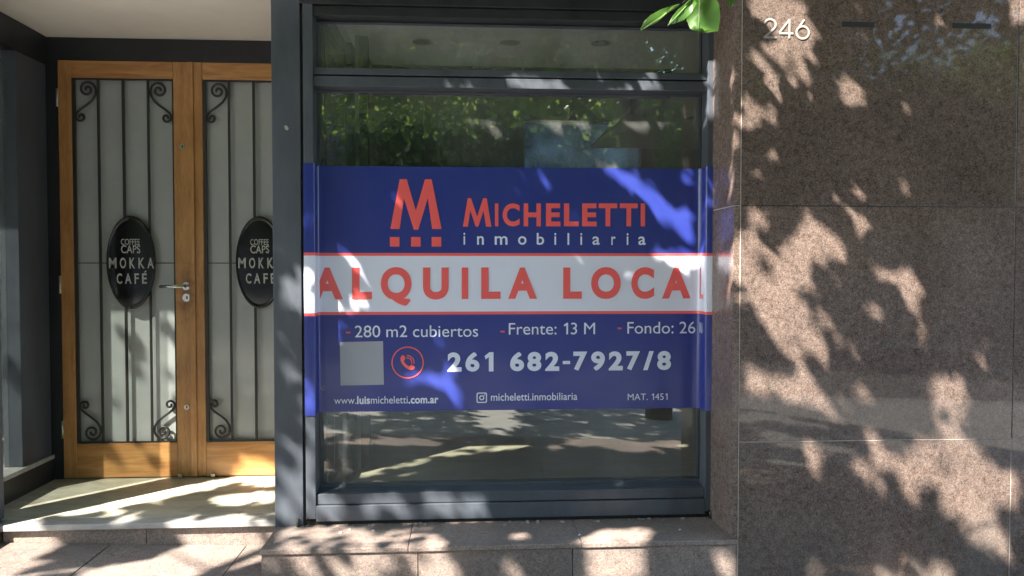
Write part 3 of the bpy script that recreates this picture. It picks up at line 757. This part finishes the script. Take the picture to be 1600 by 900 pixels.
wh.line('MAT. 1451', bpx(981.5), bpx(1044), pt(1010, 625)[1], pt(1010, 615)[1], .0)
# camera icon
c = pt(752.8, 621.5); k = YT/FPX
def rrect(hw, r, n=6):
    out = []
    for q, (sx_, sz) in enumerate(((1, 1), (-1, 1), (-1, -1), (1, -1))):
        for i in range(n+1):
            a = math.radians(90*q+90*i/n); out.append((c[0]+sx_*(hw-r)+r*math.cos(a), c[1]+sz*(hw-r)+r*math.sin(a)))
    return out
o1, o2 = rrect(8.2*k, 2.8*k), rrect(6.5*k, 1.6*k); m1 = len(o1)
wh.add(o1+o2, [(i, (i+1) % m1, (i+1) % m1+m1, i+m1) for i in range(m1)])
wh.ring(c[0], c[1], 2.4*k, 4.0*k, 24); wh.ring(c[0]+4.3*k, c[1]+4.3*k, 0.001*k, 1.0*k, 10); wh.emit('camera_icon')['kind'] = 'stuff'
# phone icon
c = pt(637, 566.5)
red.ring(c[0], c[1], 23.2*k, 25*k, 56)
hs = []
def ph(x, y): return (c[0]+x*k, c[1]-y*k)
# handset: arc from upper left to lower right with two lobes
pts = [(-11, -8), (-8.5, -11.5), (-6, -11.5), (-3.5, -7.5), (-4.2, -5), (-6, -3), (-4.5, .5), (-1, 4), (2.5, 5.8), (4.5, 4), (7, 3.6), (11, 6.5), (11, 9), (8, 11.5), (3.5, 11.5), (-2.5, 8.6), (-8, 3), (-11, -3)]
red.emit('icon_ring'); red.poly([ph(*q_) for q_ in pts], 'handset')
red.ring(c[0]-.5*k, c[1]+.5*k, 6.0*k, 7.6*k, 16, -20, 100); red.ring(c[0]-.5*k, c[1]+.5*k, 9.4*k, 11*k, 16, -15, 95)
red.emit('sound_waves')['kind'] = 'stuff'
sq = Print(YT, M['square'], bn); sq.poly([pt(531, 534.5), pt(598.5, 533), pt(600, 601), pt(532, 602.5)], 'pale_square')
gr = Print(YT, M['print_grey'], bn); gr.line('HO', bpx(497.5), bpx(507), pt(502, 610)[1], pt(502, 603)[1], 0)
# what is left of the last letters on the fold of the right jamb
fx0, fy0 = PX(1092, 450, YB), YB-.006; fx1, fy1 = xr0-.002, YF+.03
def fold(f, z): return (fx0+(fx1-fx0)*f-.0022, fy0+(fy1-fy0)*f-.0012, z)
def foldpoly(name, mat, quads):
    mb = MB()
    for q_ in quads: mb.bm.faces.new([mb.bm.verts.new(fold(f, z)) for f, z in q_])
    mb.build(name, mat, bn)
foldpoly('letter', M['red'], [[(.18, zc0), (.42, zc0), (.42, zc1), (.18, zc1)], [(.42, zc0), (1.0, zc0), (1.0, zc0+.02), (.42, zc0+.02)]])
za, zbb = pt(1095, 519.5)[1], pt(1095, 503)[1]
foldpoly('letter', M['print'], [[(.2, za), (.3, za), (.3, zbb), (.2, zbb)], [(.38, za), (.46, za), (.6, zbb), (.52, zbb)], [(.6, zbb), (.52, zbb), (.7, za), (.78, za)], [(.85, za), (.95, za), (.95, zbb), (.85, zbb)]])

# ---- litter on the ledge
db = MB()
for i in range(46):
    x = random.uniform(XF0+.05, XF1-.05); y = random.choice([random.uniform(YF-.03, YF+.006), random.uniform(YF-.14, YF-.02)]) if random.random() > .75 else random.uniform(YF-.02, YF+.006)
    s = random.uniform(.002, .006); db.box(x-s, x+s*random.uniform(1, 2), y-s, y+s, ZS+.0003, ZS+s*.8)
meta(db.build('litter_crumbs', M['grout'], None), 'loose mortar crumbs and dry bits along the foot of the window frame', 'litter', kind='stuff')
lit = [(905, 836), (1062, 828)]
for q_, (px, py) in enumerate(lit):
    p = PF(px, py, ZS+.004); mb = MB()
    v = [mb.bm.verts.new((p.x+a_*.006, p.y+b_*.006, ZS+.002+c_*.006)) for a_, b_, c_ in ((-1.3, -.6, 0), (.2, -1, .8), (1.4, -.2, .1), (.9, .9, .9), (-.5, 1, 0), (0, 0, 1.2))]
    for t3 in ((0, 1, 5), (1, 2, 5), (2, 3, 5), (3, 4, 5), (4, 0, 5)): mb.bm.faces.new([v[i] for i in t3])
    meta(mb.build('paper_scrap', M['print'], None), ['tiny white paper scrap lying mid-ledge under the window', 'tiny white paper scrap on the ledge near the right reveal'][q_], 'litter', 'paper scraps on the granite ledge')

# ================================================================== SUN GAPS IN THE CANOPY
gaps = []
def gap(o, s, pts, Y=YW): gaps.append([uv_of(P(o[0]+x/s, o[1]+y/s, Y)) for x, y in pts])
A = ((1120, 0), 3.333)
for g_ in ([(150, -60), (480, -60), (500, 90), (430, 100), (480, 110), (560, 260), (530, 300), (525, 400), (470, 430), (330, 300), (230, 200), (150, 180)],
          [(150, 240), (230, 270), (330, 360), (420, 440), (410, 460), (300, 460), (240, 390), (160, 300)],
          [(300, 460), (330, 460), (355, 525), (325, 530)], [(445, 430), (475, 440), (488, 505), (465, 495)], [(480, 520), (530, 530), (552, 570), (500, 560)],
          [(262, 540), (300, 530), (335, 580)], [(310, 600), (335, 605), (330, 630)],
          [(30, 225), (66, 225), (66, 350), (40, 480), (22, 490)],
          [(100, 490), (160, 510), (230, 610), (210, 695), (130, 690), (90, 780), (20, 900), (50, 680)],
          [(315, 670), (345, 690), (335, 740), (325, 830), (295, 750)], [(290, 830), (320, 830), (345, 895), (310, 880)], [(400, 720), (437, 745), (415, 752)],
          [(640, 470), (720, 400), (785, 430), (775, 560), (740, 610), (700, 585), (650, 520)], [(730, 160), (795, 185), (780, 245), (750, 210)],
          [(1112, 55), (1180, 65), (1198, 115), (1170, 132), (1125, 100)], [(630, 645), (672, 655), (680, 690), (640, 672)], [(645, 742), (688, 755), (680, 768)],
          [(1500, -30), (1640, -30), (1640, 120), (1560, 90), (1505, 60)], [(1505, 135), (1560, 155), (1555, 188), (1515, 170)], [(1440, 280), (1470, 300), (1530, 350), (1520, 380), (1450, 380)],
          [(540, 165), (570, 185), (550, 190)], [(1120, 215), (1150, 220), (1190, 250), (1140, 265)], [(1570, 470), (1600, 480), (1600, 520), (1575, 500)],
          [(955, 280), (990, 285), (985, 305)], [(565, 500), (595, 510), (590, 545), (565, 540)]): gap(*A, g_)
B = ((1120, 270), 3.333)
for g_ in ([(150, 150), (260, 180), (265, 280), (215, 300), (230, 400), (340, 440), (360, 520), (400, 600), (480, 700), (560, 760), (620, 910), (340, 910), (230, 760), (130, 600), (110, 380), (140, 290)],
          [(335, 345), (410, 250), (450, 300), (520, 430), (550, 475), (420, 460)], [(450, 190), (510, 190), (525, 300), (650, 350), (675, 450), (600, 490), (540, 410), (440, 260)],
          [(420, 500), (560, 490), (600, 580), (590, 640), (480, 660), (410, 600)], [(690, 300), (750, 290), (760, 225), (800, 265), (795, 315), (740, 362)],
          [(835, 490), (1000, 495), (1075, 580), (1100, 650), (1060, 645), (1072, 750), (1040, 788), (1000, 720), (960, 620), (845, 560)],
          [(785, 700), (830, 720), (893, 780), (870, 822)], [(1020, 905), (1050, 820), (1092, 870), (1080, 905)], [(655, 35), (770, 85), (802, 155), (760, 152), (690, 90)],
          [(980, 105), (1020, 120), (1048, 175), (1010, 160)], [(575, 163), (700, 175), (695, 195), (640, 192)], [(925, 0), (980, 5), (1045, 52), (980, 45)], [(335, 88), (392, 95), (385, 138)],
          [(480, 700), (590, 740), (560, 790)], [(1355, 405), (1390, 400), (1385, 440)], [(210, 0), (240, 10), (265, 50), (245, 45)], [(1355, 870), (1410, 880), (1400, 905), (1360, 900)],
          [(10, -20), (110, -20), (70, 90), (20, 180)], [(60, 330), (120, 300), (120, 470), (20, 620), (20, 450)]): gap(*B, g_)
C_ = ((1120, 540), 2.5)
for g_ in ([(260, -20), (560, -20), (540, 25), (445, 35), (435, 110), (375, 180), (310, 100)], [(480, 15), (560, 65), (582, 150), (602, 225), (555, 215), (530, 100)],
          [(445, 190), (500, 195), (505, 260), (545, 325), (490, 315), (445, 250)], [(545, 320), (640, 365), (655, 412), (585, 380)], [(688, 258), (753, 300), (742, 332), (700, 312)],
          [(820, 165), (940, 105), (982, 200), (972, 262), (890, 302), (870, 330), (838, 260)],
          [(740, 365), (890, 340), (925, 450), (1005, 520), (1085, 650), (1115, 772), (1060, 785), (955, 735), (895, 620), (825, 500), (775, 430)],
          [(955, 345), (1022, 365), (1042, 462), (1000, 492), (968, 420)], [(1048, 478), (1140, 465), (1195, 570), (1195, 645), (1140, 645), (1078, 570)], [(1095, 780), (1140, 800), (1143, 853), (1105, 830)],
          [(688, 408), (742, 418), (803, 500), (803, 560), (762, 642), (720, 622), (738, 560), (698, 490)], [(328, 298), (402, 358), (412, 492), (350, 492), (333, 400)], [(503, 418), (562, 428), (568, 482), (528, 492)],
          [(600, 400), (660, 428), (672, 482), (620, 462)], [(588, 500), (672, 560), (662, 602), (608, 572)], [(95, 60), (160, 70), (215, 180), (150, 170)], [(200, 115), (340, 130), (350, 160), (230, 150)],
          [(80, 185), (220, 185), (300, 185), (400, 225), (430, 290), (390, 250), (260, 215), (90, 212)], [(985, 0), (1040, 0), (1055, 45), (990, 40)], [(1070, 110), (1140, 118), (1145, 160), (1100, 140)],
          [(395, 845), (470, 850), (500, 905), (430, 905)], [(0, 820), (40, 820), (50, 905), (0, 905)]): gap(*C_, g_)
# banner, glass plane
Bn = ((800, 250), 3.6)
for g_ in ([(440, 40), (640, 45), (765, 190), (770, 270), (690, 225), (560, 120)], [(790, 250), (960, 290), (1060, 490), (900, 420), (810, 340)], [(630, 530), (1100, 520), (1100, 650), (1000, 660), (900, 600), (760, 570)],
          [(320, 530), (430, 540), (520, 620), (450, 610)], [(640, 690), (760, 720), (700, 740)], [(830, 650), (930, 720), (880, 700)], [(940, 60), (1010, 80), (1050, 200), (990, 160)], [(380, 370), (450, 380), (470, 430), (400, 420)],
          [(140, 60), (200, 80), (230, 130), (170, 110)]): gap(*Bn, g_, YG)
gap(*Bn, [(1065, 110), (1100, 60), (1150, 70), (1150, 290), (1080, 310)], YF)
gap((1095, 85), 1, [(8, 0), (28, 0), (28, 75), (15, 110), (8, 60)], YF)
Bl = ((460, 480), 4)
for g_ in ([(700, 420), (920, 420), (1000, 470), (1100, 600), (1080, 630), (940, 570), (800, 490)], [(370, 50), (460, 60), (470, 120), (400, 110)], [(880, 180), (930, 200), (960, 300), (910, 260)], [(560, 230), (640, 260), (640, 300), (590, 290)],
          [(960, 350), (1040, 370), (1050, 405), (970, 400)]): gap(*Bl, g_, YG)
gap(*Bl, [(70, 410), (110, 430), (135, 520), (135, 690), (70, 690)], YF)
gap((460, 250), 3.6, [(55, 560), (110, 680), (110, 860), (55, 830)], YF)
gap((460, 250), 3.6, [(50, 290), (108, 320), (108, 400), (60, 380)], YF)
gap((460, 250), 3.6, [(290, 545), (325, 545), (400, 640), (375, 650)], YG)
gap((460, 250), 3.6, [(330, 800), (410, 820), (420, 870), (340, 860)], YG)
# transom bar glints
for g_ in ([(690, 108), (735, 108), (760, 142), (700, 142)], [(778, 108), (860, 108), (915, 142), (800, 142)], [(930, 108), (1000, 108), (1040, 142), (950, 142)]): gap((0, 0), 1, g_, YF)
# pillar, bottom rail
Lb = ((400, 620), 3.214)
for g_ in ([(105, 150), (150, 230), (230, 300), (235, 420), (190, 400), (105, 280)], [(105, 330), (160, 400), (235, 500), (235, 640), (150, 640), (105, 560)], [(255, 110), (300, 110), (300, 260), (255, 240)], [(255, 300), (300, 330), (300, 470), (255, 430)],
          [(310, 500), (420, 500), (470, 620), (330, 620)], [(500, 480), (600, 480), (680, 610), (560, 620)], [(640, 480), (760, 480), (790, 610), (710, 610)], [(830, 480), (980, 480), (1060, 615), (850, 615)], [(1030, 480), (1170, 480), (1300, 615), (1120, 615)]): gap(*Lb, g_, YF)
gap((420, 0), 1, [(8, 420), (50, 440), (50, 470), (20, 480)], YF); gap((420, 0), 1, [(8, 520), (30, 530), (50, 600), (25, 590)], YF)
# plinth front and sill
gap((780, 620), 3.214, [(405, 700), (560, 660), (720, 660), (760, 740), (700, 820), (680, 930), (480, 930), (440, 800)])
gap((780, 620), 3.214, [(1090, 800), (1160, 800), (1180, 930), (1090, 930)]); gap((780, 620), 3.214, [(0, 860), (50, 820), (130, 900), (100, 930), (0, 930)])
for g_ in ([(20, 750), (240, 740), (320, 900), (20, 920)], [(330, 740), (650, 750), (700, 930), (420, 930)], [(700, 750), (900, 750), (1010, 900), (860, 920)], [(860, 860), (1010, 860), (1040, 930), (900, 930)]): gap(*Lb, g_)
# open sky towards the left display; sun patches on the shop floor
def floorgap(pts, z=ZL): gaps.append([uv_of(PF(x, y, z)) for x, y in pts])
floorgap([(540, 742), (610, 727), (618, 733), (575, 745)]); floorgap([(625, 722), (660, 714), (668, 722), (640, 730)]); floorgap([(665, 712), (740, 694), (800, 686), (865, 690), (850, 700), (760, 708), (690, 714)])
floorgap([(615, 744), (655, 738), (645, 746)]); floorgap([(718, 724), (755, 720), (735, 728)])
gaps.append([(-3.5, 1.0), (-2.50, 1.0), (-2.50, 2.7), (-3.5, 2.7)])
for g_ in ([(430, 852), (450, 826), (560, 824), (600, 850)], [(600, 850), (590, 828), (660, 826), (700, 850)], [(905, 848), (930, 826), (1020, 822), (1000, 846)], [(740, 838), (800, 830), (830, 845)]): floorgap(g_, ZS)
gaps.append([(1.80, -.40), (2.10, -.40), (2.10, 0), (1.8, 0)])
# landing dapples
floorgap([(45, 806), (150, 790), (260, 765), (400, 738), (430, 738), (430, 755), (330, 765), (200, 790), (120, 806)]); floorgap([(150, 808), (185, 796), (215, 806)])
floorgap([(325, 780), (350, 772), (432, 766), (432, 786), (360, 792)])
gg = [np.array(g_) for g_ in gaps]
bbs = [(g_.min(0), g_.max(0)) for g_ in gg]
def in_gaps(U):
    """U (n,2) -> bool"""
    res = np.zeros(len(U), bool)
    for g_, (lo, hi) in zip(gg, bbs):
        m_ = (U[:, 0] > lo[0]) & (U[:, 0] < hi[0]) & (U[:, 1] > lo[1]) & (U[:, 1] < hi[1])
        if not m_.any(): continue
        q_ = U[m_]; c_ = np.zeros(len(q_), bool)
        for (x1, y1), (x2, y2) in zip(g_, np.roll(g_, -1, 0)):
            if y1 == y2: continue
            cond = ((y1 > q_[:, 1]) != (y2 > q_[:, 1])) & (q_[:, 0] < (x2-x1)*(q_[:, 1]-y1)/(y2-y1)+x1)
            c_ ^= cond
        res[m_] |= c_
    return res

# ================================================================== TREES
def leaf_mesh(name, mat, cen, nrm, size, parent):
    """many broad leaves: 6-gon folded on the midrib"""
    n = len(cen)
    shp = np.array([(-.5, 0, 0), (-.28, .40, .05), (.18, .36, .06), (.58, 0, -.04), (.18, -.36, .06), (-.28, -.40, .05)])
    a = rng.normal(size=(n, 3)); nrm = nrm/np.linalg.norm(nrm, axis=1, keepdims=True)
    t1 = a-(a*nrm).sum(1, keepdims=True)*nrm; t1 /= np.linalg.norm(t1, axis=1, keepdims=True); t2 = np.cross(nrm, t1)
    V = cen[:, None, :]+size[:, None, None]*(shp[None, :, 0:1]*t1[:, None]+shp[None, :, 1:2]*t2[:, None]+shp[None, :, 2:3]*nrm[:, None])
    V = V.reshape(-1, 3)
    if parent is not None: V = V-np.array(parent.location)
    me = bpy.data.meshes.new(name); base = np.arange(n)*6
    F_ = np.concatenate([np.stack([base, base+1, base+2, base+3], 1), np.stack([base, base+3, base+4, base+5], 1)])
    me.vertices.add(n*6); me.vertices.foreach_set('co', V.ravel())
    me.loops.add(F_.size); me.loops.foreach_set('vertex_index', F_.ravel().astype(np.int32))
    me.polygons.add(len(F_)); me.polygons.foreach_set('loop_start', np.arange(len(F_), dtype=np.int32)*4); me.polygons.foreach_set('loop_total', np.full(len(F_), 4, np.int32))
    me.update(); me.validate(); me.materials.append(mat)
    o = bpy.data.objects.new(name, me); COL.objects.link(o); o.parent = parent; o['kind'] = 'stuff'; return o
# canopy over the pavement
n = 165000
U = np.stack([rng.uniform(-5.6, 7.0, n), rng.uniform(-6.4, 3.3, n)], 1)
z = rng.uniform(3.0, 5.3, n); tt = (z-U[:, 1])/.7071
cen = np.stack([U[:, 0]-.5*tt, YW-.5*tt, z], 1)
nrm = rng.normal(size=(n, 3))*.7 + np.array([-.25, -.25, .8])
size = rng.uniform(.06, .115, n)
keep = (rng.random(n) < np.where(U[:, 1] < -2.2, .42, 1.0)) & (tt > .7) & (z-CAMZ > .42*cen[:, 1]+.1)
stray = rng.random(n) < .035
for dx, dz in ((0, 0), (.5, 0), (-.5, 0), (0, .45), (0, -.45), (.35, .35), (-.35, -.35), (.35, -.35), (-.35, .35)):
    keep &= stray | ~in_gaps(U+np.stack([dx*size, dz*size], 1)*.58)
# loose parts of the canopy: streaks of sun on pavement, landing and pillar foot
def zone(u, v):
    if u < -1.05 and v < .75: return .30        # pavement and step on the left
    if u < -1.75 and v < 1.7: return .35        # landing
    if v < -2.2: return .62
    if v < -.05 and u < .2: return .5
    if u < -3.6: return .35
    return 9
nz = np.array([noise.noise(Vector((u*2.2+v*1.55, (v*.55-u*.25)*1.6+9, 4)))+.45*noise.noise(Vector((u*7, v*5, 1))) for u, v in U])
zn = np.array([zone(u, v) for u, v in U])
keep &= ~((nz > (zn-.45)) )
idx = np.where(keep)[0]
print('canopy leaves', len(idx))
cen, nrm, size = cen[idx], nrm[idx], size[idx]
trA = thing('street_tree', 'leaning street tree whose leaves hang in at the top, right of centre', 'tree', (1.75, .25, 0), 'street trees on the near pavement')
trB = thing('street_tree', 'street tree left of the shop shading the entrance', 'tree', (-4.4, -.6, 0), 'street trees on the near pavement')
mA = cen[:, 0] > -1.6
leaf_mesh('crown', M['leaf'], cen[mA], nrm[mA], size[mA], trA); leaf_mesh('crown', M['leaf'], cen[~mA], nrm[~mA], size[~mA], trB)
def shade_cost(pts):
    return in_gaps(np.array([uv_of(Vector(q_)) for q_ in pts])).sum()
def limb_path(a, e, arch):
    pts = []
    for i in range(9):
        f = i/8; q_ = Vector(a).lerp(Vector(e), f); q_.z += arch*math.sin(math.pi*f)
        pts.append(q_+Vector((noise.noise(q_*2), noise.noise(q_*2+Vector((5, 5, 5))), 0))*(.10 if 0 < i < 8 else 0))
    return pts
def limbs(tr, base, path, r0, tips):
    mb = MB(); k = len(path); mb.tube(path, [r0*(1-.5*i/(k-1)) for i in range(k)], 12); o = mb.build('trunk', M['bark'], tr)
    for (s_, e) in tips:
        mb = MB(); best = None
        for _ in range(80):
            e2 = Vector(e)+Vector((random.uniform(-.8, .8), random.uniform(-.7, .7), random.uniform(-.2, .8)))
            pts = limb_path(path[s_], e2, random.uniform(.1, .5)); c_ = shade_cost([pts[i].lerp(pts[i+1], g_) for i in range(8) for g_ in (0, .33, .66)])
            if best is None or c_ < best[0]: best = (c_, pts)
        pts = best[1]; mb.tube(pts, [r0*.34*(1-f/9)+.006 for f in range(9)], 8)
        for q in range(5):
            for _ in range(40):
                s2 = pts[random.randint(2, 7)]; e2 = s2+Vector((random.uniform(-.7, .7), random.uniform(-.6, .4), random.uniform(.0, .5)))
                m2 = s2.lerp(e2, .5)+Vector((0, 0, .04))
                if shade_cost([s2.lerp(m2, .5), m2, m2.lerp(e2, .5), e2]) == 0: mb.tube([s2, m2, e2], [.012, .008, .004], 5); break
        mb.build('branch', M['bark'], tr)
limbs(trA, 0, [(1.75, .25, -.25), (1.76, .26, .8), (1.72, .26, 1.6), (1.60, .24, 2.3), (1.42, .2, 3.0), (1.2, .1, 3.7)], .13,
      [(4, (0.2, 1.2, 4.2)), (4, (-.9, .4, 4.4)), (5, (-.2, -.8, 5.0)), (4, (2.6, -.4, 4.6)), (5, (1.3, .9, 5.0)), (4, (-1.2, 1.2, 3.7))])
limbs(trB, 0, [(-4.4, -.6, -.02), (-4.38, -.6, .8), (-4.3, -.58, 1.8), (-4.25, -.5, 2.8), (-4.1, -.4, 3.6)], .14,
      [(3, (-2.6, .5, 4.0)), (3, (-3.1, -1.2, 4.6)), (4, (-4.6, .9, 4.8)), (4, (-2.2, -.3, 4.7)), (3, (-5.6, -.6, 4.2))])
# hanging leaves at the top of the picture
def big_leaf(pts, Y, bend, mid):
    mb = MB(); c0 = P(*mid[0], Y); c1 = P(*mid[1], Y-.02)
    vs = [P(x, y, Y) for x, y in pts]; n = len(vs)
    cen_ = [c0.lerp(c1, f) for f in (0, .33, .66, 1)]
    spine = [mb.bm.verts.new(v+Vector((0, .012, 0))) for v in cen_]
    rim = [mb.bm.verts.new(v+Vector((0, bend*math.sin(i*1.3), 0))) for i, v in enumerate(vs)]
    def near(v): return min(range(4), key=lambda k: (spine[k].co-v.co).length)
    for i in range(n):
        a, b_ = rim[i], rim[(i+1) % n]; ka, kb = near(a), near(b_)
        if ka == kb: mb.bm.faces.new((a, b_, spine[ka]))
        else:
            mb.bm.faces.new((a, b_, spine[kb])); 
            st_ = 1 if kb > ka else -1
            for q in range(ka, kb, st_): mb.bm.faces.new((a, spine[q+st_], spine[q]))
    bmesh.ops.subdivide_edges(mb.bm, edges=mb.bm.edges[:], cuts=1, use_grid_fill=True, smooth=.3)
    for f in mb.bm.faces: f.smooth = True
    lf = mb.build('leaf', M['leaf_near'], trA)
    rib = MB().tube([v+Vector((0, .010, 0)) for v in cen_], [.0014, .0012, .0009, .0005], 5).build('midrib', M['rib'], None)
    rib.parent = lf
    from mathutils import Matrix
    rib.data.transform(Matrix.Translation(-Vector(trA.location)))
    return lf
YL = 1.75
big_leaf([(1077, 3), (1083, -12), (1100, -16), (1113, -8), (1122, 8), (1126, 26), (1124, 47), (1117, 47), (1106, 48), (1090, 52), (1079, 44), (1074, 30), (1074, 15)], YL, .008, ((1095, -12), (1094, 50)))
big_leaf([(1064, 5), (1050, 8), (1033, 14), (1016, 24), (1004, 36), (1000, 48), (1010, 43), (1024, 36), (1038, 25), (1048, 12)], YL-.02, .004, ((1062, 6), (1002, 46)))
big_leaf([(1082, -6), (1072, 4), (1060, 14), (1050, 26), (1043, 40), (1056, 36), (1070, 30), (1080, 20), (1088, 6)], YL-.05, .004, ((1083, -2), (1045, 38)))
big_leaf([(1134, -12), (1150, -12), (1149, 4), (1142, 11), (1136, 8)], YL+.05, .004, ((1142, -10), (1142, 9)))
q0 = P(1090, -14, YL); q1 = P(1066, 5, YL); q2 = P(1140, -12, YL+.05)
MB().tube([(1.2, .6, 3.35), (.95, 1.2, 2.9), (.72, 1.6, 2.3), q0+Vector((.01, 0, .03)), q0], [.011, .008, .005, .003, .002], 6).build('twig', M['bark'], trA)
MB().tube([q0+Vector((.01, 0, .03)), q0+Vector((-.01, 0, .0)), q1], [.0025, .002, .0015], 5).build('twig', M['bark'], trA)
MB().tube([q0+Vector((.01, 0, .03)), q2], [.002, .0015], 5).build('twig', M['bark'], trA)

# trees across the road
def far_tree(x, y, h, r, nl, lab):
    tr = thing('far_tree', lab, 'tree', (x, y, 0), 'trees on the far pavement')
    dirs = rng.normal(size=(40, 3)); dirs /= np.linalg.norm(dirs, axis=1, keepdims=True)
    cl = dirs*np.array([r*.8, r*.8, h*.27])*rng.uniform(.45, 1, (40, 1))+np.array([x, y, h*.66])
    pick = rng.integers(0, 40, nl); c_ = cl[pick]+rng.normal(size=(nl, 3))*r*.17
    leaf_mesh('crown', M['leaf_far'], c_, rng.normal(size=(nl, 3))+np.array([0, 0, .7]), rng.uniform(.09, .17, nl), tr)
    MB().tube([(x, y, -.9), (x+.1, y, h*.25), (x-.05, y+.1, h*.45), (x+.1, y, h*.7)], [.2, .16, .13, .06], 10).build('trunk', M['bark'], tr)
for i, (x, h, lab) in enumerate(((-9, 7.2, 'far pavement tree, first from the left, mirrored faintly in the glass'), (-4.5, 8, 'far pavement tree, second from the left, tall, mirrored in the glass'),
        (-.6, 6.2, 'far pavement tree, third from the left, the lowest, mirrored in the glass'), (3.2, 6.8, 'far pavement tree mirrored in the right half of the glass'), (7, 8, 'tall far pavement tree mirrored near the granite corner'),
        (10.3, 6.4, 'small far pavement tree mirrored in the granite, third from the right'), (13.6, 7.3, 'far pavement tree mirrored in the granite, second from the right'), (18.0, 7.6, 'far pavement tree at the right end of the row'))):
    far_tree(x, -10.8+(i % 2)*.5, h, 2.5, 11000, lab)
# houses across the road
def far_house(x0, x1, h, mat, lab):
    r = thing('far_building', lab, 'building', ((x0+x1)/2, -13.5, 0)); y = -13.2
    box('wall', mat, r, x0, x1, y-9, y, -1.5, h)
    box('cornice', M['concrete'], r, x0+.01, x1-.01, y+.001, y+.25, h-.3, h-.05)
    k = 0
    for fl in range(int(h//3)):
        x = x0+.9
        while x+1.3 < x1-.5:
            f = box('window', M['far_wall_grey'], r, x, x+1.3, y+.001, y+.08, 1+fl*3-.1, 1+fl*3+1.5)
            box('pane', M['far_glass'], r, x+.12, x+1.18, y+.081, y+.09, 1+fl*3+.02, 1+fl*3+1.38); x += 2.2
far_house(-26, -8, 6.4, M['far_wall'], 'pale rendered building across the road, on the left, seen only in reflections')
far_house(-7.9, 4, 9.5, M['far_wall_grey'], 'grey rendered building across the road, in the middle, seen only in reflections')
far_house(4.1, 15, 6.2, M['far_wall_grey'], 'low grey building across the road, seen only in the granite reflection')
far_house(15.1, 30, 7.5, M['far_wall_grey'], 'grey building across the road, on the far right, seen only in reflections')
